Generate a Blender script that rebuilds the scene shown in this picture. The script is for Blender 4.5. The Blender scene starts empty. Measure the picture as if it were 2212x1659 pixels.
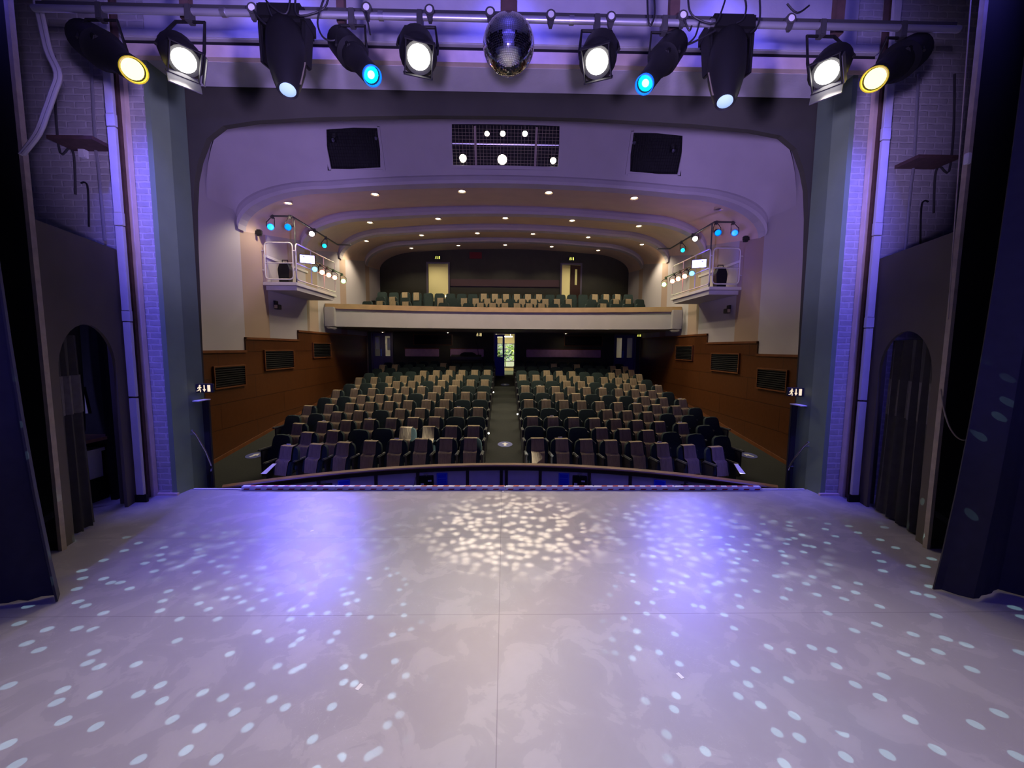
import bpy, bmesh, math, random
from mathutils import Vector, Matrix
random.seed(7)
S = bpy.context.scene
COL = S.collection
PI = math.pi

# ------------------------------------------------------------------ camera
FPX, W_PX, H_PX = 860.0, 2212.0, 1659.0
EYE = Vector((0, 0, 2.0))
_p, _y, _r = math.radians(5.18), math.radians(1.1), math.radians(-0.42)
FW = Vector((math.sin(_y) * math.cos(_p), math.cos(_y) * math.cos(_p), -math.sin(_p)))
_rt = Vector((math.cos(_y), -math.sin(_y), 0))
_dn = FW.cross(_rt)
RT = math.cos(_r) * _rt + math.sin(_r) * _dn
DN = -math.sin(_r) * _rt + math.cos(_r) * _dn
cam = bpy.data.objects.new('camera', bpy.data.cameras.new('camera'))
COL.objects.link(cam)
cam.data.sensor_width = 36.0
cam.data.lens = FPX / W_PX * 36.0
cam.data.clip_start, cam.data.clip_end = 0.05, 200
cam.matrix_world = Matrix(((RT.x, -DN.x, -FW.x, EYE.x), (RT.y, -DN.y, -FW.y, EYE.y), (RT.z, -DN.z, -FW.z, EYE.z), (0, 0, 0, 1)))
S.camera = cam

# ------------------------------------------------------------------ world, exposure
w = bpy.data.worlds.new('world'); S.world = w; w.use_nodes = True
w.node_tree.nodes['Background'].inputs[0].default_value = (0.10, 0.09, 0.14, 1)
w.node_tree.nodes['Background'].inputs[1].default_value = 0.02
S.view_settings.view_transform = 'Standard'
S.view_settings.look = 'None'
S.view_settings.gamma = 1.0
S.view_settings.exposure = 0.0
S.view_settings.use_curve_mapping = False
cy = S.cycles
cy.use_denoising = True
cy.max_bounces, cy.diffuse_bounces, cy.glossy_bounces, cy.transmission_bounces, cy.transparent_max_bounces = 6, 3, 3, 3, 6
cy.sample_clamp_indirect = 4.0
cy.caustics_reflective = False
cy.caustics_refractive = False


def lamp(name, kind, loc, target, color, watts, angle=60, blend=0.5, size=0.06):
    d = bpy.data.lights.new(name, kind)
    d.color, d.energy = color, watts
    if kind == 'SPOT':
        d.spot_size, d.spot_blend, d.shadow_soft_size = math.radians(angle), blend, size
    elif kind == 'AREA':
        d.shape, d.size, d.size_y = 'RECTANGLE', size[0], size[1]
    else:
        d.shadow_soft_size = size
    o = bpy.data.objects.new(name, d); COL.objects.link(o)
    o.location = loc
    if target is not None:
        o.rotation_euler = (Vector(target) - Vector(loc)).to_track_quat('-Z', 'Y').to_euler()
    return o


WARM, WHITE, BLUE, LED = (1, .80, .52), (1, .88, .80), (.13, .11, 1.0), (.10, .10, 1.0)
# blue LED floods hung high in front of the lintel: they wash the lintel, the top of the bar and the pit rail
for x in (-3.0, 0.0, 3.0):
    lamp('overhead_flood_light', 'SPOT', (x, 2.4, 7.0), (x * 1.1, 5.28, 6.5), BLUE, 80, 66, .7, .12)
    lamp('overhead_flood_light', 'SPOT', (x * .9, 4.45, 7.3), (x * .9, 7.2, -.6), BLUE, 260, 50, .7, .1)
# blue floods on the upstage bar behind the camera, each aimed past the legs at the brickwork on its own side
for s in (-1, 1):
    lamp('upstage_flood_light', 'SPOT', (s * .9, -3.0, 3.1), (s * 4.6, 5.2, 2.5), BLUE, 420, 30, .8, .15)
    # and one in the flies each side, between the leg and the brickwork, raking down the wall
    lamp('side_flood_light', 'SPOT', (s * 4.12, 3.45, 6.9), (s * 4.55, 5.28, 2.7), BLUE, 1700, 34, .9, .12)
# added blue fill on the stage ceiling, giving the mirror ball its blue reflection
lamp('ceiling_fill', 'AREA', (0, .6, 6.7), (0, .6, 8), BLUE, 28, size=(1.8, 2.6))
# added violet fill low upstage, an unseen helper that tints the plaster cove
lamp('violet_fill', 'SPOT', (0, -2.8, .6), (0, 9.5, 7.2), (.50, .36, 1.0), 2300, 50, .8, .2)
for s in (-1, 1):  # two more added fills, crossing to tint the hall side walls
    lamp('violet_fill', 'SPOT', (-s * 2.6, -2.4, 1.0), (s * 6.4, 10.2, 6.0), (.50, .36, 1.0), 4600, 26, .9, .2)
# cyclorama behind the camera
lamp('cyclorama_light', 'AREA', (0, -4.6, 7.3), (0, -6.1, 3.5), BLUE, 330, size=(7, .3))
lamp('cyclorama_light', 'AREA', (0, -4.9, .3), (0, -6.1, 2.5), BLUE, 150, size=(7, .3))
# front-of-house blue LED panels on the two lighting platforms
lamp('panel_light', 'SPOT', (-5.75, 11.9, 4.6), (-2.75, 4.6, 0), LED, 2600, 17, .9, .1)
lamp('panel_light', 'SPOT', (5.75, 11.9, 4.6), (1.6, 3.1, 0), LED, 1700, 16, .9, .1)
for s in (-1, 1):
    lamp('panel_wash_light', 'SPOT', (s * 5.75, 11.9, 4.6), (s * 1.9, 2.4, 0), LED, 900, 34, 1.0, .1)


# mirror ball sparkle: lamps whose beam is broken into spots the way a facetted ball breaks it
def speckle(name, loc, target, color, watts, angle, scale, r0, r1, keep, seed, blend=.3):
    o = lamp(name, 'SPOT', loc, target, color, watts, angle, blend, 0.0)
    L = o.data; L.use_nodes = True
    nt = L.node_tree; N = nt.nodes; K = nt.links
    em = next(n for n in N if n.type == 'EMISSION')
    tc = N.new('ShaderNodeTexCoord'); sp = N.new('ShaderNodeSeparateXYZ'); K.new(tc.outputs['Normal'], sp.inputs[0])
    def math_(op, a, b):
        n = N.new('ShaderNodeMath'); n.operation = op
        for i, v in enumerate((a, b)):
            if v is None:
                continue
            if isinstance(v, (int, float)):
                n.inputs[i].default_value = v
            else:
                K.new(v, n.inputs[i])
        return n.outputs[0]
    den = math_('ADD', math_('ABSOLUTE', sp.outputs[2], None), 1.0)
    cb = N.new('ShaderNodeCombineXYZ')
    K.new(math_('MULTIPLY_ADD', math_('DIVIDE', sp.outputs[0], den), 2 * scale), cb.inputs[0])
    K.new(math_('MULTIPLY_ADD', math_('DIVIDE', sp.outputs[1], den), 2 * scale), cb.inputs[1])
    for i in (0, 1):
        cb.inputs[i].links[0].from_node.inputs[2].default_value = seed * (1 + i)
    vo = N.new('ShaderNodeTexVoronoi'); vo.voronoi_dimensions = '2D'; vo.inputs['Scale'].default_value = 1.0
    vo.inputs['Randomness'].default_value = 1.0
    K.new(cb.outputs[0], vo.inputs['Vector'])
    mr = N.new('ShaderNodeMapRange'); mr.inputs['From Min'].default_value = r1; mr.inputs['From Max'].default_value = r0
    K.new(vo.outputs['Distance'], mr.inputs['Value'])
    wn = N.new('ShaderNodeSeparateColor'); K.new(vo.outputs['Color'], wn.inputs['Color'])
    K.new(math_('MULTIPLY', mr.outputs['Result'], math_('LESS_THAN', wn.outputs[0], keep)), em.inputs['Strength'])
    return o


BALL = Vector((.02, 3.6, 4.54))
speckle('mirror_ball_sparkle', BALL + Vector((-.05, 0, -.27)), (-2.7, 2.1, 0), (.46, .80, 1.0), 900, 52, 34, .175, .195, .55, 3.1, .35)
speckle('mirror_ball_sparkle', BALL + Vector((.05, 0, -.27)), (2.9, 2.3, 0), (.48, .90, 1.0), 800, 52, 34, .175, .195, .45, 13.1, .35)
speckle('mirror_ball_glitter', BALL + Vector((0, 0, -.27)), (0.1, 4.3, 0), (1, .84, .62), 1500, 31, 44, .12, .60, .7, 9.3, .8)
speckle('mirror_ball_glimmer', BALL + Vector((.02, 0, -.27)), (2.0, 4.1, 0), (.78, .95, 1.0), 600, 32, 34, .10, .45, .55, 5.3, .8)
speckle('mirror_ball_glimmer', BALL + Vector((-.02, 0, -.27)), (-2.2, 4.1, 0), (.72, .88, 1.0), 420, 32, 34, .10, .45, .55, 7.7, .8)


# ------------------------------------------------------------------ materials
def srgb(r, g, b):
    f = lambda c: (c / 255 / 12.92) if c / 255 <= .04045 else ((c / 255 + .055) / 1.055) ** 2.4
    return (f(r), f(g), f(b))


def mat(name, col, rough=.6, metal=0.0, noise=0.0, nscale=8.0, bump=0.0, bscale=40.0, emit=None, estr=0.0, spec=.5, stretch=None):
    m = bpy.data.materials.new(name); m.use_nodes = True
    nt = m.node_tree; N = nt.nodes; K = nt.links
    p = N['Principled BSDF']
    p.inputs['Base Color'].default_value = (*col, 1); p.inputs['Roughness'].default_value = rough
    p.inputs['Metallic'].default_value = metal; p.inputs['Specular IOR Level'].default_value = spec
    tc = None
    if noise or bump:
        tc = N.new('ShaderNodeTexCoord')
        src = tc.outputs['Object']
        if stretch:
            mp = N.new('ShaderNodeMapping'); mp.inputs['Scale'].default_value = stretch
            K.new(src, mp.inputs['Vector']); src = mp.outputs['Vector']
    if noise:
        n = N.new('ShaderNodeTexNoise'); n.inputs['Scale'].default_value = nscale; n.inputs['Detail'].default_value = 6
        K.new(src, n.inputs['Vector'])
        r = N.new('ShaderNodeValToRGB')
        r.color_ramp.elements[0].position, r.color_ramp.elements[1].position = .3, .7
        r.color_ramp.elements[0].color = (*[c * (1 - noise) for c in col], 1)
        r.color_ramp.elements[1].color = (*[min(1, c * (1 + noise)) for c in col], 1)
        K.new(n.outputs['Fac'], r.inputs['Fac']); K.new(r.outputs['Color'], p.inputs['Base Color'])
    if bump:
        n2 = N.new('ShaderNodeTexNoise'); n2.inputs['Scale'].default_value = bscale; n2.inputs['Detail'].default_value = 4
        K.new(src, n2.inputs['Vector'])
        b = N.new('ShaderNodeBump'); b.inputs['Strength'].default_value = bump; b.inputs['Distance'].default_value = .02
        K.new(n2.outputs['Fac'], b.inputs['Height']); K.new(b.outputs['Normal'], p.inputs['Normal'])
    if emit:
        p.inputs['Emission Color'].default_value = (*emit, 1); p.inputs['Emission Strength'].default_value = estr
        m.cycles.emission_sampling = 'NONE'
    return m


def brick_mat(name, col, mortar, scale, bw, bh, bump, msize=.02, rough=.7, swap=True):
    m = mat(name, col, rough)
    nt = m.node_tree; N = nt.nodes; K = nt.links; p = N['Principled BSDF']
    tc = N.new('ShaderNodeTexCoord'); sp = N.new('ShaderNodeSeparateXYZ'); cb = N.new('ShaderNodeCombineXYZ')
    K.new(tc.outputs['Object'], sp.inputs[0])
    if swap == 'Y':
        K.new(sp.outputs[1], cb.inputs[0])
    else:
        ad = N.new('ShaderNodeMath'); K.new(sp.outputs[0], ad.inputs[0]); K.new(sp.outputs[1], ad.inputs[1])
        K.new(ad.outputs[0], cb.inputs[0])
    K.new(sp.outputs[2], cb.inputs[1])
    b = N.new('ShaderNodeTexBrick'); b.inputs['Scale'].default_value = scale
    b.inputs['Brick Width'].default_value, b.inputs['Row Height'].default_value = bw, bh
    b.inputs['Mortar Size'].default_value = msize; b.inputs['Mortar Smooth'].default_value = .3
    b.inputs['Color1'].default_value = (*col, 1); b.inputs['Color2'].default_value = (*[c * .88 for c in col], 1)
    b.inputs['Mortar'].default_value = (*mortar, 1)
    n = N.new('ShaderNodeTexNoise'); n.inputs['Scale'].default_value = 9; n.inputs['Detail'].default_value = 8
    ns = N.new('ShaderNodeVectorMath'); ns.operation = 'MULTIPLY_ADD'; ns.inputs[1].default_value = (.03, .03, .03)
    K.new(tc.outputs['Object'], n.inputs['Vector'])
    K.new(n.outputs['Color'], ns.inputs[0]); K.new(cb.outputs[0], ns.inputs[2]); K.new(ns.outputs[0], b.inputs['Vector'])
    mx = N.new('ShaderNodeMix'); mx.data_type = 'RGBA'; mx.blend_type = 'MULTIPLY'; mx.inputs[0].default_value = .35
    K.new(b.outputs['Color'], mx.inputs[6]); K.new(n.outputs['Fac'], mx.inputs[7]); K.new(mx.outputs[2], p.inputs['Base Color'])
    ma = N.new('ShaderNodeMath'); ma.operation = 'MULTIPLY_ADD'; ma.inputs[1].default_value = -1.0
    K.new(b.outputs['Fac'], ma.inputs[0]); K.new(n.outputs['Fac'], ma.inputs[2])
    bp = N.new('ShaderNodeBump'); bp.inputs['Strength'].default_value = bump; bp.inputs['Distance'].default_value = .015
    K.new(ma.outputs[0], bp.inputs['Height']); K.new(bp.outputs['Normal'], p.inputs['Normal'])
    return m


def stage_floor_mat():
    m = mat('stage_floor', (.40, .385, .40), .42)
    nt = m.node_tree; N = nt.nodes; K = nt.links; p = N['Principled BSDF']
    tc = N.new('ShaderNodeTexCoord')
    def noise(scale, det, dist=0.0):
        n = N.new('ShaderNodeTexNoise'); n.inputs['Scale'].default_value = scale; n.inputs['Detail'].default_value = det
        n.inputs['Roughness'].default_value = .55; n.inputs['Distortion'].default_value = dist; K.new(tc.outputs['Object'], n.inputs['Vector']); return n
    def ramp(src, stops):
        r = N.new('ShaderNodeValToRGB'); e = r.color_ramp.elements
        e[0].position, e[0].color = stops[0][0], (*stops[0][1], 1); e[1].position, e[1].color = stops[-1][0], (*stops[-1][1], 1)
        for ps, c in stops[1:-1]:
            k = e.new(ps); k.color = (*c, 1)
        K.new(src, r.inputs['Fac']); return r
    base = ramp(noise(3.4, 5, .6).outputs['Fac'], [(.40, (.35, .335, .345)), (.53, (.365, .35, .36)), (.548, (.40, .385, .39)), (.68, (.42, .405, .41))])
    sc = noise(5.5, 3, 3.5)
    scr = ramp(sc.outputs['Fac'], [(.492, (0, 0, 0)), (.5, (1, 1, 1)), (.508, (0, 0, 0))])
    sm = ramp(noise(1.3, 4).outputs['Fac'], [(.52, (0, 0, 0)), (.66, (.55, .55, .55))])
    mm = N.new('ShaderNodeMix'); mm.data_type = 'RGBA'; mm.blend_type = 'MULTIPLY'; mm.inputs[0].default_value = 1
    K.new(scr.outputs['Color'], mm.inputs[6]); K.new(sm.outputs['Color'], mm.inputs[7])
    mix = N.new('ShaderNodeMix'); mix.data_type = 'RGBA'; mix.inputs[7].default_value = (.56, .54, .55, 1)
    K.new(mm.outputs[2], mix.inputs[0]); K.new(base.outputs['Color'], mix.inputs[6])
    # the joins between the floor sheets
    sp = N.new('ShaderNodeSeparateXYZ'); K.new(tc.outputs['Object'], sp.inputs[0])
    acc = None
    for ax, pos in ((1, 2.83), (1, 4.05), (0, -.03), (1, 1.55)):
        s = N.new('ShaderNodeMath'); s.operation = 'SUBTRACT'; s.inputs[1].default_value = pos; K.new(sp.outputs[ax], s.inputs[0])
        a = N.new('ShaderNodeMath'); a.operation = 'ABSOLUTE'; K.new(s.outputs[0], a.inputs[0])
        l = N.new('ShaderNodeMath'); l.operation = 'LESS_THAN'; l.inputs[1].default_value = .0028; K.new(a.outputs[0], l.inputs[0])
        if acc:
            q = N.new('ShaderNodeMath'); q.operation = 'MAXIMUM'; K.new(acc, q.inputs[0]); K.new(l.outputs[0], q.inputs[1]); acc = q.outputs[0]
        else:
            acc = l.outputs[0]
    hf = N.new('ShaderNodeMath'); hf.operation = 'MULTIPLY'; hf.inputs[1].default_value = .5; K.new(acc, hf.inputs[0])
    fin = N.new('ShaderNodeMix'); fin.data_type = 'RGBA'; fin.inputs[7].default_value = (.1, .09, .1, 1)
    K.new(hf.outputs[0], fin.inputs[0]); K.new(mix.outputs[2], fin.inputs[6]); K.new(fin.outputs[2], p.inputs['Base Color'])
    return m


def banded_wall_mat():
    """cream plaster painted in upright bands along the length of the hall"""
    m = mat('hall_plaster', (.6, .56, .5), .8)
    nt = m.node_tree; N = nt.nodes; K = nt.links; p = N['Principled BSDF']
    tc = N.new('ShaderNodeTexCoord'); sp = N.new('ShaderNodeSeparateXYZ'); K.new(tc.outputs['Object'], sp.inputs[0])
    mr = N.new('ShaderNodeMapRange'); mr.inputs[1].default_value, mr.inputs[2].default_value = 6.0, 24.0
    K.new(sp.outputs[1], mr.inputs[0])
    r = N.new('ShaderNodeValToRGB'); r.color_ramp.interpolation = 'CONSTANT'; e = r.color_ramp.elements
    white, beige = (.44, .405, .43, 1), (.38, .275, .22, 1)
    e[0].position, e[0].color = 0, white
    e[1].position, e[1].color = (10.66 - 6) / 18, beige
    for pos, c in ((11.78, white), (14.05, beige), (14.9, white), (16.95, beige), (17.6, white), (20.05, beige), (20.6, white)):
        k = e.new((pos - 6) / 18); k.color = c
    K.new(mr.outputs[0], r.inputs['Fac']); K.new(r.outputs['Color'], p.inputs['Base Color'])
    return m


M = {}
M['floor'] = stage_floor_mat()
M['plaster'] = mat('white_plaster', (.46, .425, .45), .8, noise=.04, nscale=2, bump=.05, bscale=60)
M['beige'] = mat('beige_soffit_lightened', (.66, .50, .40), .8, noise=.05, nscale=2)  # lit copy of the beige wall paint; missing bounce light put into its colour
M['banded'] = banded_wall_mat()
M['brick'] = brick_mat('painted_brick', (.52, .50, .50), (.62, .60, .60), 1.0, .235, .078, .55, .012)
M['wall_white'] = mat('lintel_paint', (.55, .53, .55), .75, noise=.08, nscale=3, bump=.1, bscale=30)
M['board'] = mat('pale_board', (.70, .56, .48), .7, noise=.08, nscale=6)
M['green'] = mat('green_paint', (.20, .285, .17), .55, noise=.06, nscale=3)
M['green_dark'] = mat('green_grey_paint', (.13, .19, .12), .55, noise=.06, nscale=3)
M['dark'] = mat('dark_paint', (.046, .046, .032), .7, noise=.1, nscale=3)
M['black'] = mat('black_paint', (.012, .012, .013), .6)
M['black_wall'] = mat('black_wall', (.02, .02, .022), .8, noise=.2, nscale=4)
M['wood'] = brick_mat('wainscot_wood', (.11, .035, .009), (.045, .015, .006), 1.0, 2.75, .62, .15, .010, .35, swap='Y')
M['wood_cap'] = mat('wainscot_cap', (.15, .05, .016), .4, noise=.2, nscale=5)
M['carpet'] = mat('dark_carpet', (.015, .018, .015), .95, noise=.25, nscale=40)
M['seat'] = mat('seat_fabric', (.012, .027, .026), .9, noise=.15, nscale=20)
M['seat_frame'] = mat('seat_frame', (.03, .03, .032), .5)
M['arm'] = mat('armrest_plastic', (.07, .075, .075), .45)
M['cover'] = mat('seat_cover_cloth', (.29, .225, .135), .9, noise=.16, nscale=9, bump=.5, bscale=14, stretch=(3, 1, .6))
M['card'] = mat('white_card', (.75, .75, .78), .6)
M['rail_wood'] = mat('rail_wood', (.22, .12, .07), .4, noise=.2, nscale=4)
M['pit_panel'] = mat('pit_panel', (.72, .64, .70), .7, noise=.05)
M['pit_post'] = mat('pit_post', (.04, .025, .02), .5)
M['blue_board'] = mat('blue_notice', (.02, .05, .75), .5)
M['blue_line'] = mat('blue_border', (.10, .20, .9), .5)
M['flat'] = mat('flat_canvas', (.10, .085, .072), .85, noise=.1, nscale=2)
M['batten'] = mat('pale_batten', (.40, .34, .28), .7, noise=.15, nscale=10)
M['drape'] = mat('black_drape', (.022, .021, .026), .85, noise=.15, nscale=12)
M['drape_thin'] = mat('thin_drape', (.032, .030, .028), .85, noise=.2, nscale=12)
M['drape_band'] = mat('thin_drape_band', (.11, .10, .10), .85, noise=.2, nscale=16)
M['metal'] = mat('grey_metal', (.5, .5, .52), .35, .9)
M['galv'] = mat('galvanised_pipe', (.55, .55, .6), .35, .7)
M['white_rail'] = mat('white_railing', (.65, .62, .60), .5)
M['lantern'] = mat('lantern_black', (.008, .008, .008), .55, spec=.25)
M['lantern_grey'] = mat('lantern_grey', (.05, .05, .05), .5)
M['brown'] = mat('matt_brown', (.10, .055, .05), .8, noise=.2, nscale=12)
M['cable'] = mat('black_cable', (.012, .012, .014), .5)
M['cable_grey'] = mat('grey_cable', (.45, .44, .45), .6)
M['mirror'] = mat('mirror_facet', (.88, .89, .93), .06, 1.0)
M['grout'] = mat('ball_core', (.03, .03, .04), .6)
M['lens_warm'] = mat('lit_lens_warm', (1, .9, .7), .3, emit=(1, .88, .66), estr=14)
M['lens_white'] = mat('lit_lens_white', (1, 1, .95), .3, emit=(1, .96, .90), estr=14)
M['lens_yellow'] = mat('lit_lens_yellow', (1, .9, .2), .3, emit=(1, .84, .13), estr=5)
M['ring_yellow'] = mat('yellow_gel_ring', (.55, .42, .02), .4, emit=(1, .75, .02), estr=.35)
M['lens_cyan'] = mat('lit_lens_cyan', (0, .7, 1), .3, emit=(.0, .72, 1), estr=1.5)
M['lens_cyan_core'] = mat('lit_lens_core', (.3, .9, 1), .3, emit=(.20, .95, 1), estr=2.5)
M['ring_blue'] = mat('blue_gel_ring', (.01, .12, .5), .35, emit=(.0, .22, .9), estr=.45)
M['lens_pale'] = mat('pale_lens', (.4, .6, .65), .12, emit=(.30, .62, .70), estr=.45)
M['lens_blue'] = mat('lit_lens_blue', (0, .3, 1), .3, emit=(.0, .20, 1), estr=2.2)
M['led_blue'] = mat('led_panel_face', (.5, .5, 1), .3, emit=(.42, .36, 1), estr=9)
M['led_red'] = mat('led_face_red', (1, .3, .2), .3, emit=(1, .30, .16), estr=9)
M['led_green'] = mat('led_face_green', (.4, 1, .4), .3, emit=(.30, 1, .18), estr=14)
M['led_sky'] = mat('led_face_sky', (.2, .5, 1), .3, emit=(.12, .42, 1), estr=4)
M['tin'] = mat('tin_reflector', (.7, .62, .45), .3, .8)
M['mesh_wire'] = mat('slot_mesh_wire', (.22, .18, .10), .5)
M['lens_glint'] = mat('glinting_lens', (.3, .3, .4), .15, .6)
M['exit'] = mat('exit_pictogram', (.9, .8, .4), .4, emit=(1, .80, .36), estr=.95)
M['exit_green'] = mat('exit_pictogram_bright', (.8, .9, .2), .4, emit=(.95, .95, .18), estr=1.1)
M['downlight'] = mat('downlight_lamp', (1, .9, .7), .3, emit=(1, .84, .58), estr=16)
M['ring'] = mat('downlight_ring', (.55, .45, .33), .35, .4)
M['cream'] = mat('cream_lobby', (.60, .53, .32), .8)
M['lobby_floor'] = mat('lobby_carpet', (.08, .11, .10), .9)
M['door_blue'] = mat('blue_door', (.10, .09, .20), .5)
M['door_bright_blue'] = mat('bright_blue_door', (.04, .05, .62), .45)  # blue stage beam on the centre leaf put into its colour
M['door_brown'] = mat('brown_door', (.07, .03, .025), .5)
M['frame_paint'] = mat('door_frame_paint', (.14, .12, .17), .5)
M['paper'] = mat('white_paper', (.75, .73, .68), .7)
M['leaf'] = mat('garden_leaf', (.42, .60, .12), .6, noise=.5, nscale=6)
M['tape_white'] = mat('white_tape', (.80, .82, .9), .5)
M['tape_red'] = mat('red_tape', (.42, .03, .015), .5)
M['mark'] = mat('white_mark', (.85, .85, .82), .5)
M['sticker'] = mat('blue_sticker', (.09, .11, .34), .5)
M['pelmet_dark'] = mat('dark_padded_panel', (.10, .055, .065), .8)
M['pelmet'] = mat('padded_panel', (.7, .4, .62), .8, noise=.1, nscale=6)  # violet light on the rear stalls panels put into their colour
M['steel'] = mat('steel', (.62, .60, .58), .25, .9)
M['white_box'] = mat('white_box', (.60, .60, .66), .5)
M['red_faint'] = mat('red_notice', (.16, .012, .012), .7)

g = bpy.data.materials.new('clear_glass'); g.use_nodes = True
_n = g.node_tree.nodes; _n.remove(_n['Principled BSDF'])
_t = _n.new('ShaderNodeBsdfTransparent'); _t.inputs[0].default_value = (.92, .94, .93, 1)
_g = _n.new('ShaderNodeBsdfGlossy'); _g.inputs['Roughness'].default_value = .03
_m = _n.new('ShaderNodeMixShader'); _m.inputs[0].default_value = .07
g.node_tree.links.new(_t.outputs[0], _m.inputs[1]); g.node_tree.links.new(_g.outputs[0], _m.inputs[2])
g.node_tree.links.new(_m.outputs[0], _n['Material Output'].inputs[0])
M['glass'] = g


# ------------------------------------------------------------------ mesh helpers
def frame(d, up=Vector((0, 0, 1))):
    z = Vector(d).normalized()
    x = up.cross(z)
    if x.length < 1e-4:
        x = Vector((1, 0, 0)).cross(z)
    x.normalize(); y = z.cross(x)
    return x, y, z


class MB:
    def __init__(s):
        s.bm = bmesh.new()

    def box(s, x0, x1, y0, y1, z0, z1):
        v = [s.bm.verts.new((x, y, z)) for z in (z0, z1) for y in (y0, y1) for x in (x0, x1)]
        for f in ((0, 2, 3, 1), (4, 5, 7, 6), (0, 1, 5, 4), (2, 6, 7, 3), (0, 4, 6, 2), (1, 3, 7, 5)):
            s.bm.faces.new([v[i] for i in f])
        return s

    def obox(s, c, X, Y, Z):
        """box about c with half-axes X, Y, Z"""
        c, X, Y, Z = Vector(c), Vector(X), Vector(Y), Vector(Z)
        v = [s.bm.verts.new(c + a * X + b * Y + d * Z) for d in (-1, 1) for b in (-1, 1) for a in (-1, 1)]
        for f in ((0, 2, 3, 1), (4, 5, 7, 6), (0, 1, 5, 4), (2, 6, 7, 3), (0, 4, 6, 2), (1, 3, 7, 5)):
            s.bm.faces.new([v[i] for i in f])
        return s

    def lathe(s, p0, d, prof, seg=20, flat=1.0):
        """prof: list of (distance along d, radius); radius 0 closes"""
        x, y, z = frame(d); p0 = Vector(p0); rings = []
        for h, r in prof:
            if r < 1e-5:
                rings.append([s.bm.verts.new(p0 + z * h)])
            else:
                rings.append([s.bm.verts.new(p0 + z * h + x * (r * math.cos(2 * PI * i / seg)) + y * (r * flat * math.sin(2 * PI * i / seg))) for i in range(seg)])
        for a, b in zip(rings, rings[1:]):
            for i in range(seg):
                j = (i + 1) % seg
                if len(a) == 1 and len(b) == 1:
                    break
                if len(a) == 1:
                    s.bm.faces.new((a[0], b[j], b[i]))
                elif len(b) == 1:
                    s.bm.faces.new((a[i], a[j], b[0]))
                else:
                    s.bm.faces.new((a[i], a[j], b[j], b[i]))
        return s

    def cyl(s, a, b, r, seg=16, r2=None):
        a, b = Vector(a), Vector(b); L = (b - a).length
        return s.lathe(a, b - a, [(0, 0), (0, r), (L, r if r2 is None else r2), (L, 0)], seg)

    def tube(s, pts, r, seg=8, closed=False):
        pts = [Vector(p) for p in pts]; n = len(pts); rings = []
        up = Vector((0, 0, 1))
        for i, p in enumerate(pts):
            d = (pts[(i + 1) % n] - pts[i - 1]) if closed else (pts[min(i + 1, n - 1)] - pts[max(i - 1, 0)])
            x, y, z = frame(d, up)
            if rings and x.dot(px) < 0:
                x, y = -x, -y
            px = x
            rings.append([s.bm.verts.new(p + x * (r * math.cos(2 * PI * k / seg)) + y * (r * math.sin(2 * PI * k / seg))) for k in range(seg)])
        for a, b in list(zip(rings, rings[1:])) + ([(rings[-1], rings[0])] if closed else []):
            for k in range(seg):
                s.bm.faces.new((a[k], a[(k + 1) % seg], b[(k + 1) % seg], b[k]))
        if not closed:
            s.bm.faces.new(rings[0][::-1]); s.bm.faces.new(rings[-1])
        return s

    def prism(s, poly, d):
        """closed polygon (list of points) pushed along d"""
        d = Vector(d)
        a = [s.bm.verts.new(Vector(p)) for p in poly]; b = [s.bm.verts.new(Vector(p) + d) for p in poly]
        n = len(a)
        s.bm.faces.new(a[::-1]); s.bm.faces.new(b)
        for i in range(n):
            s.bm.faces.new((a[i], a[(i + 1) % n], b[(i + 1) % n], b[i]))
        return s

    def grid(s, rows, skip=()):
        """rows of points -> quads"""
        V = [[s.bm.verts.new(Vector(p)) for p in r] for r in rows]
        for i in range(len(V) - 1):
            for j in range(len(V[0]) - 1):
                if (i, j) not in skip:
                    s.bm.faces.new((V[i][j], V[i][j + 1], V[i + 1][j + 1], V[i + 1][j]))
        return s

    def sheet(s, rows, t):
        """grid with thickness t along its normals"""
        s.grid(rows)
        s.bm.normal_update()
        geom = bmesh.ops.solidify(s.bm, geom=s.bm.faces[:], thickness=t)
        return s

    def build(s, name, m, parent=None, smooth=False, bevel=0.0):
        if bevel:
            bmesh.ops.bevel(s.bm, geom=s.bm.edges[:], offset=bevel, segments=2, affect='EDGES', clamp_overlap=True)
        bmesh.ops.recalc_face_normals(s.bm, faces=s.bm.faces[:])
        me = bpy.data.meshes.new(name); s.bm.to_mesh(me); s.bm.free()
        me.materials.append(M[m] if isinstance(m, str) else m)
        if smooth:
            me.polygons.foreach_set('use_smooth', [True] * len(me.polygons))
            if hasattr(me, 'set_sharp_from_angle'):
                me.set_sharp_from_angle(angle=math.radians(40))
        o = bpy.data.objects.new(name, me); COL.objects.link(o)
        if parent:
            o.parent = parent
        return o


def tag(o, label, cat, group=None):
    o['label'] = label; o['category'] = cat
    if group:
        o['group'] = group
    return o


def thing(name, label, cat, loc=(0, 0, 0), rz=0.0, group=None):
    o = bpy.data.objects.new(name, None); COL.objects.link(o)
    o.location = loc; o.rotation_euler = (0, 0, rz); o.empty_display_size = .1
    return tag(o, label, cat, group)


def struct(o):
    o['kind'] = 'structure'; return o


KIDS = {}


def copy_tree(o, parent=None):
    c = o.copy(); COL.objects.link(c)
    if parent:
        c.parent = parent
    for ch in KIDS.get(o.name) or o.children:
        copy_tree(ch, c)
    return c


def at(px, py, Y):
    """point on the upright plane at depth Y that the photograph shows at (px, py)"""
    a = FW + (px - 1106) / FPX * RT + (py - 829.5) / FPX * DN
    return EYE + a * (Y / a.y)


ORD = 'zeroth first second third fourth fifth sixth seventh eighth ninth tenth eleventh twelfth thirteenth'.split()
SIDE = {-1: 'left', 1: 'right'}
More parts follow.
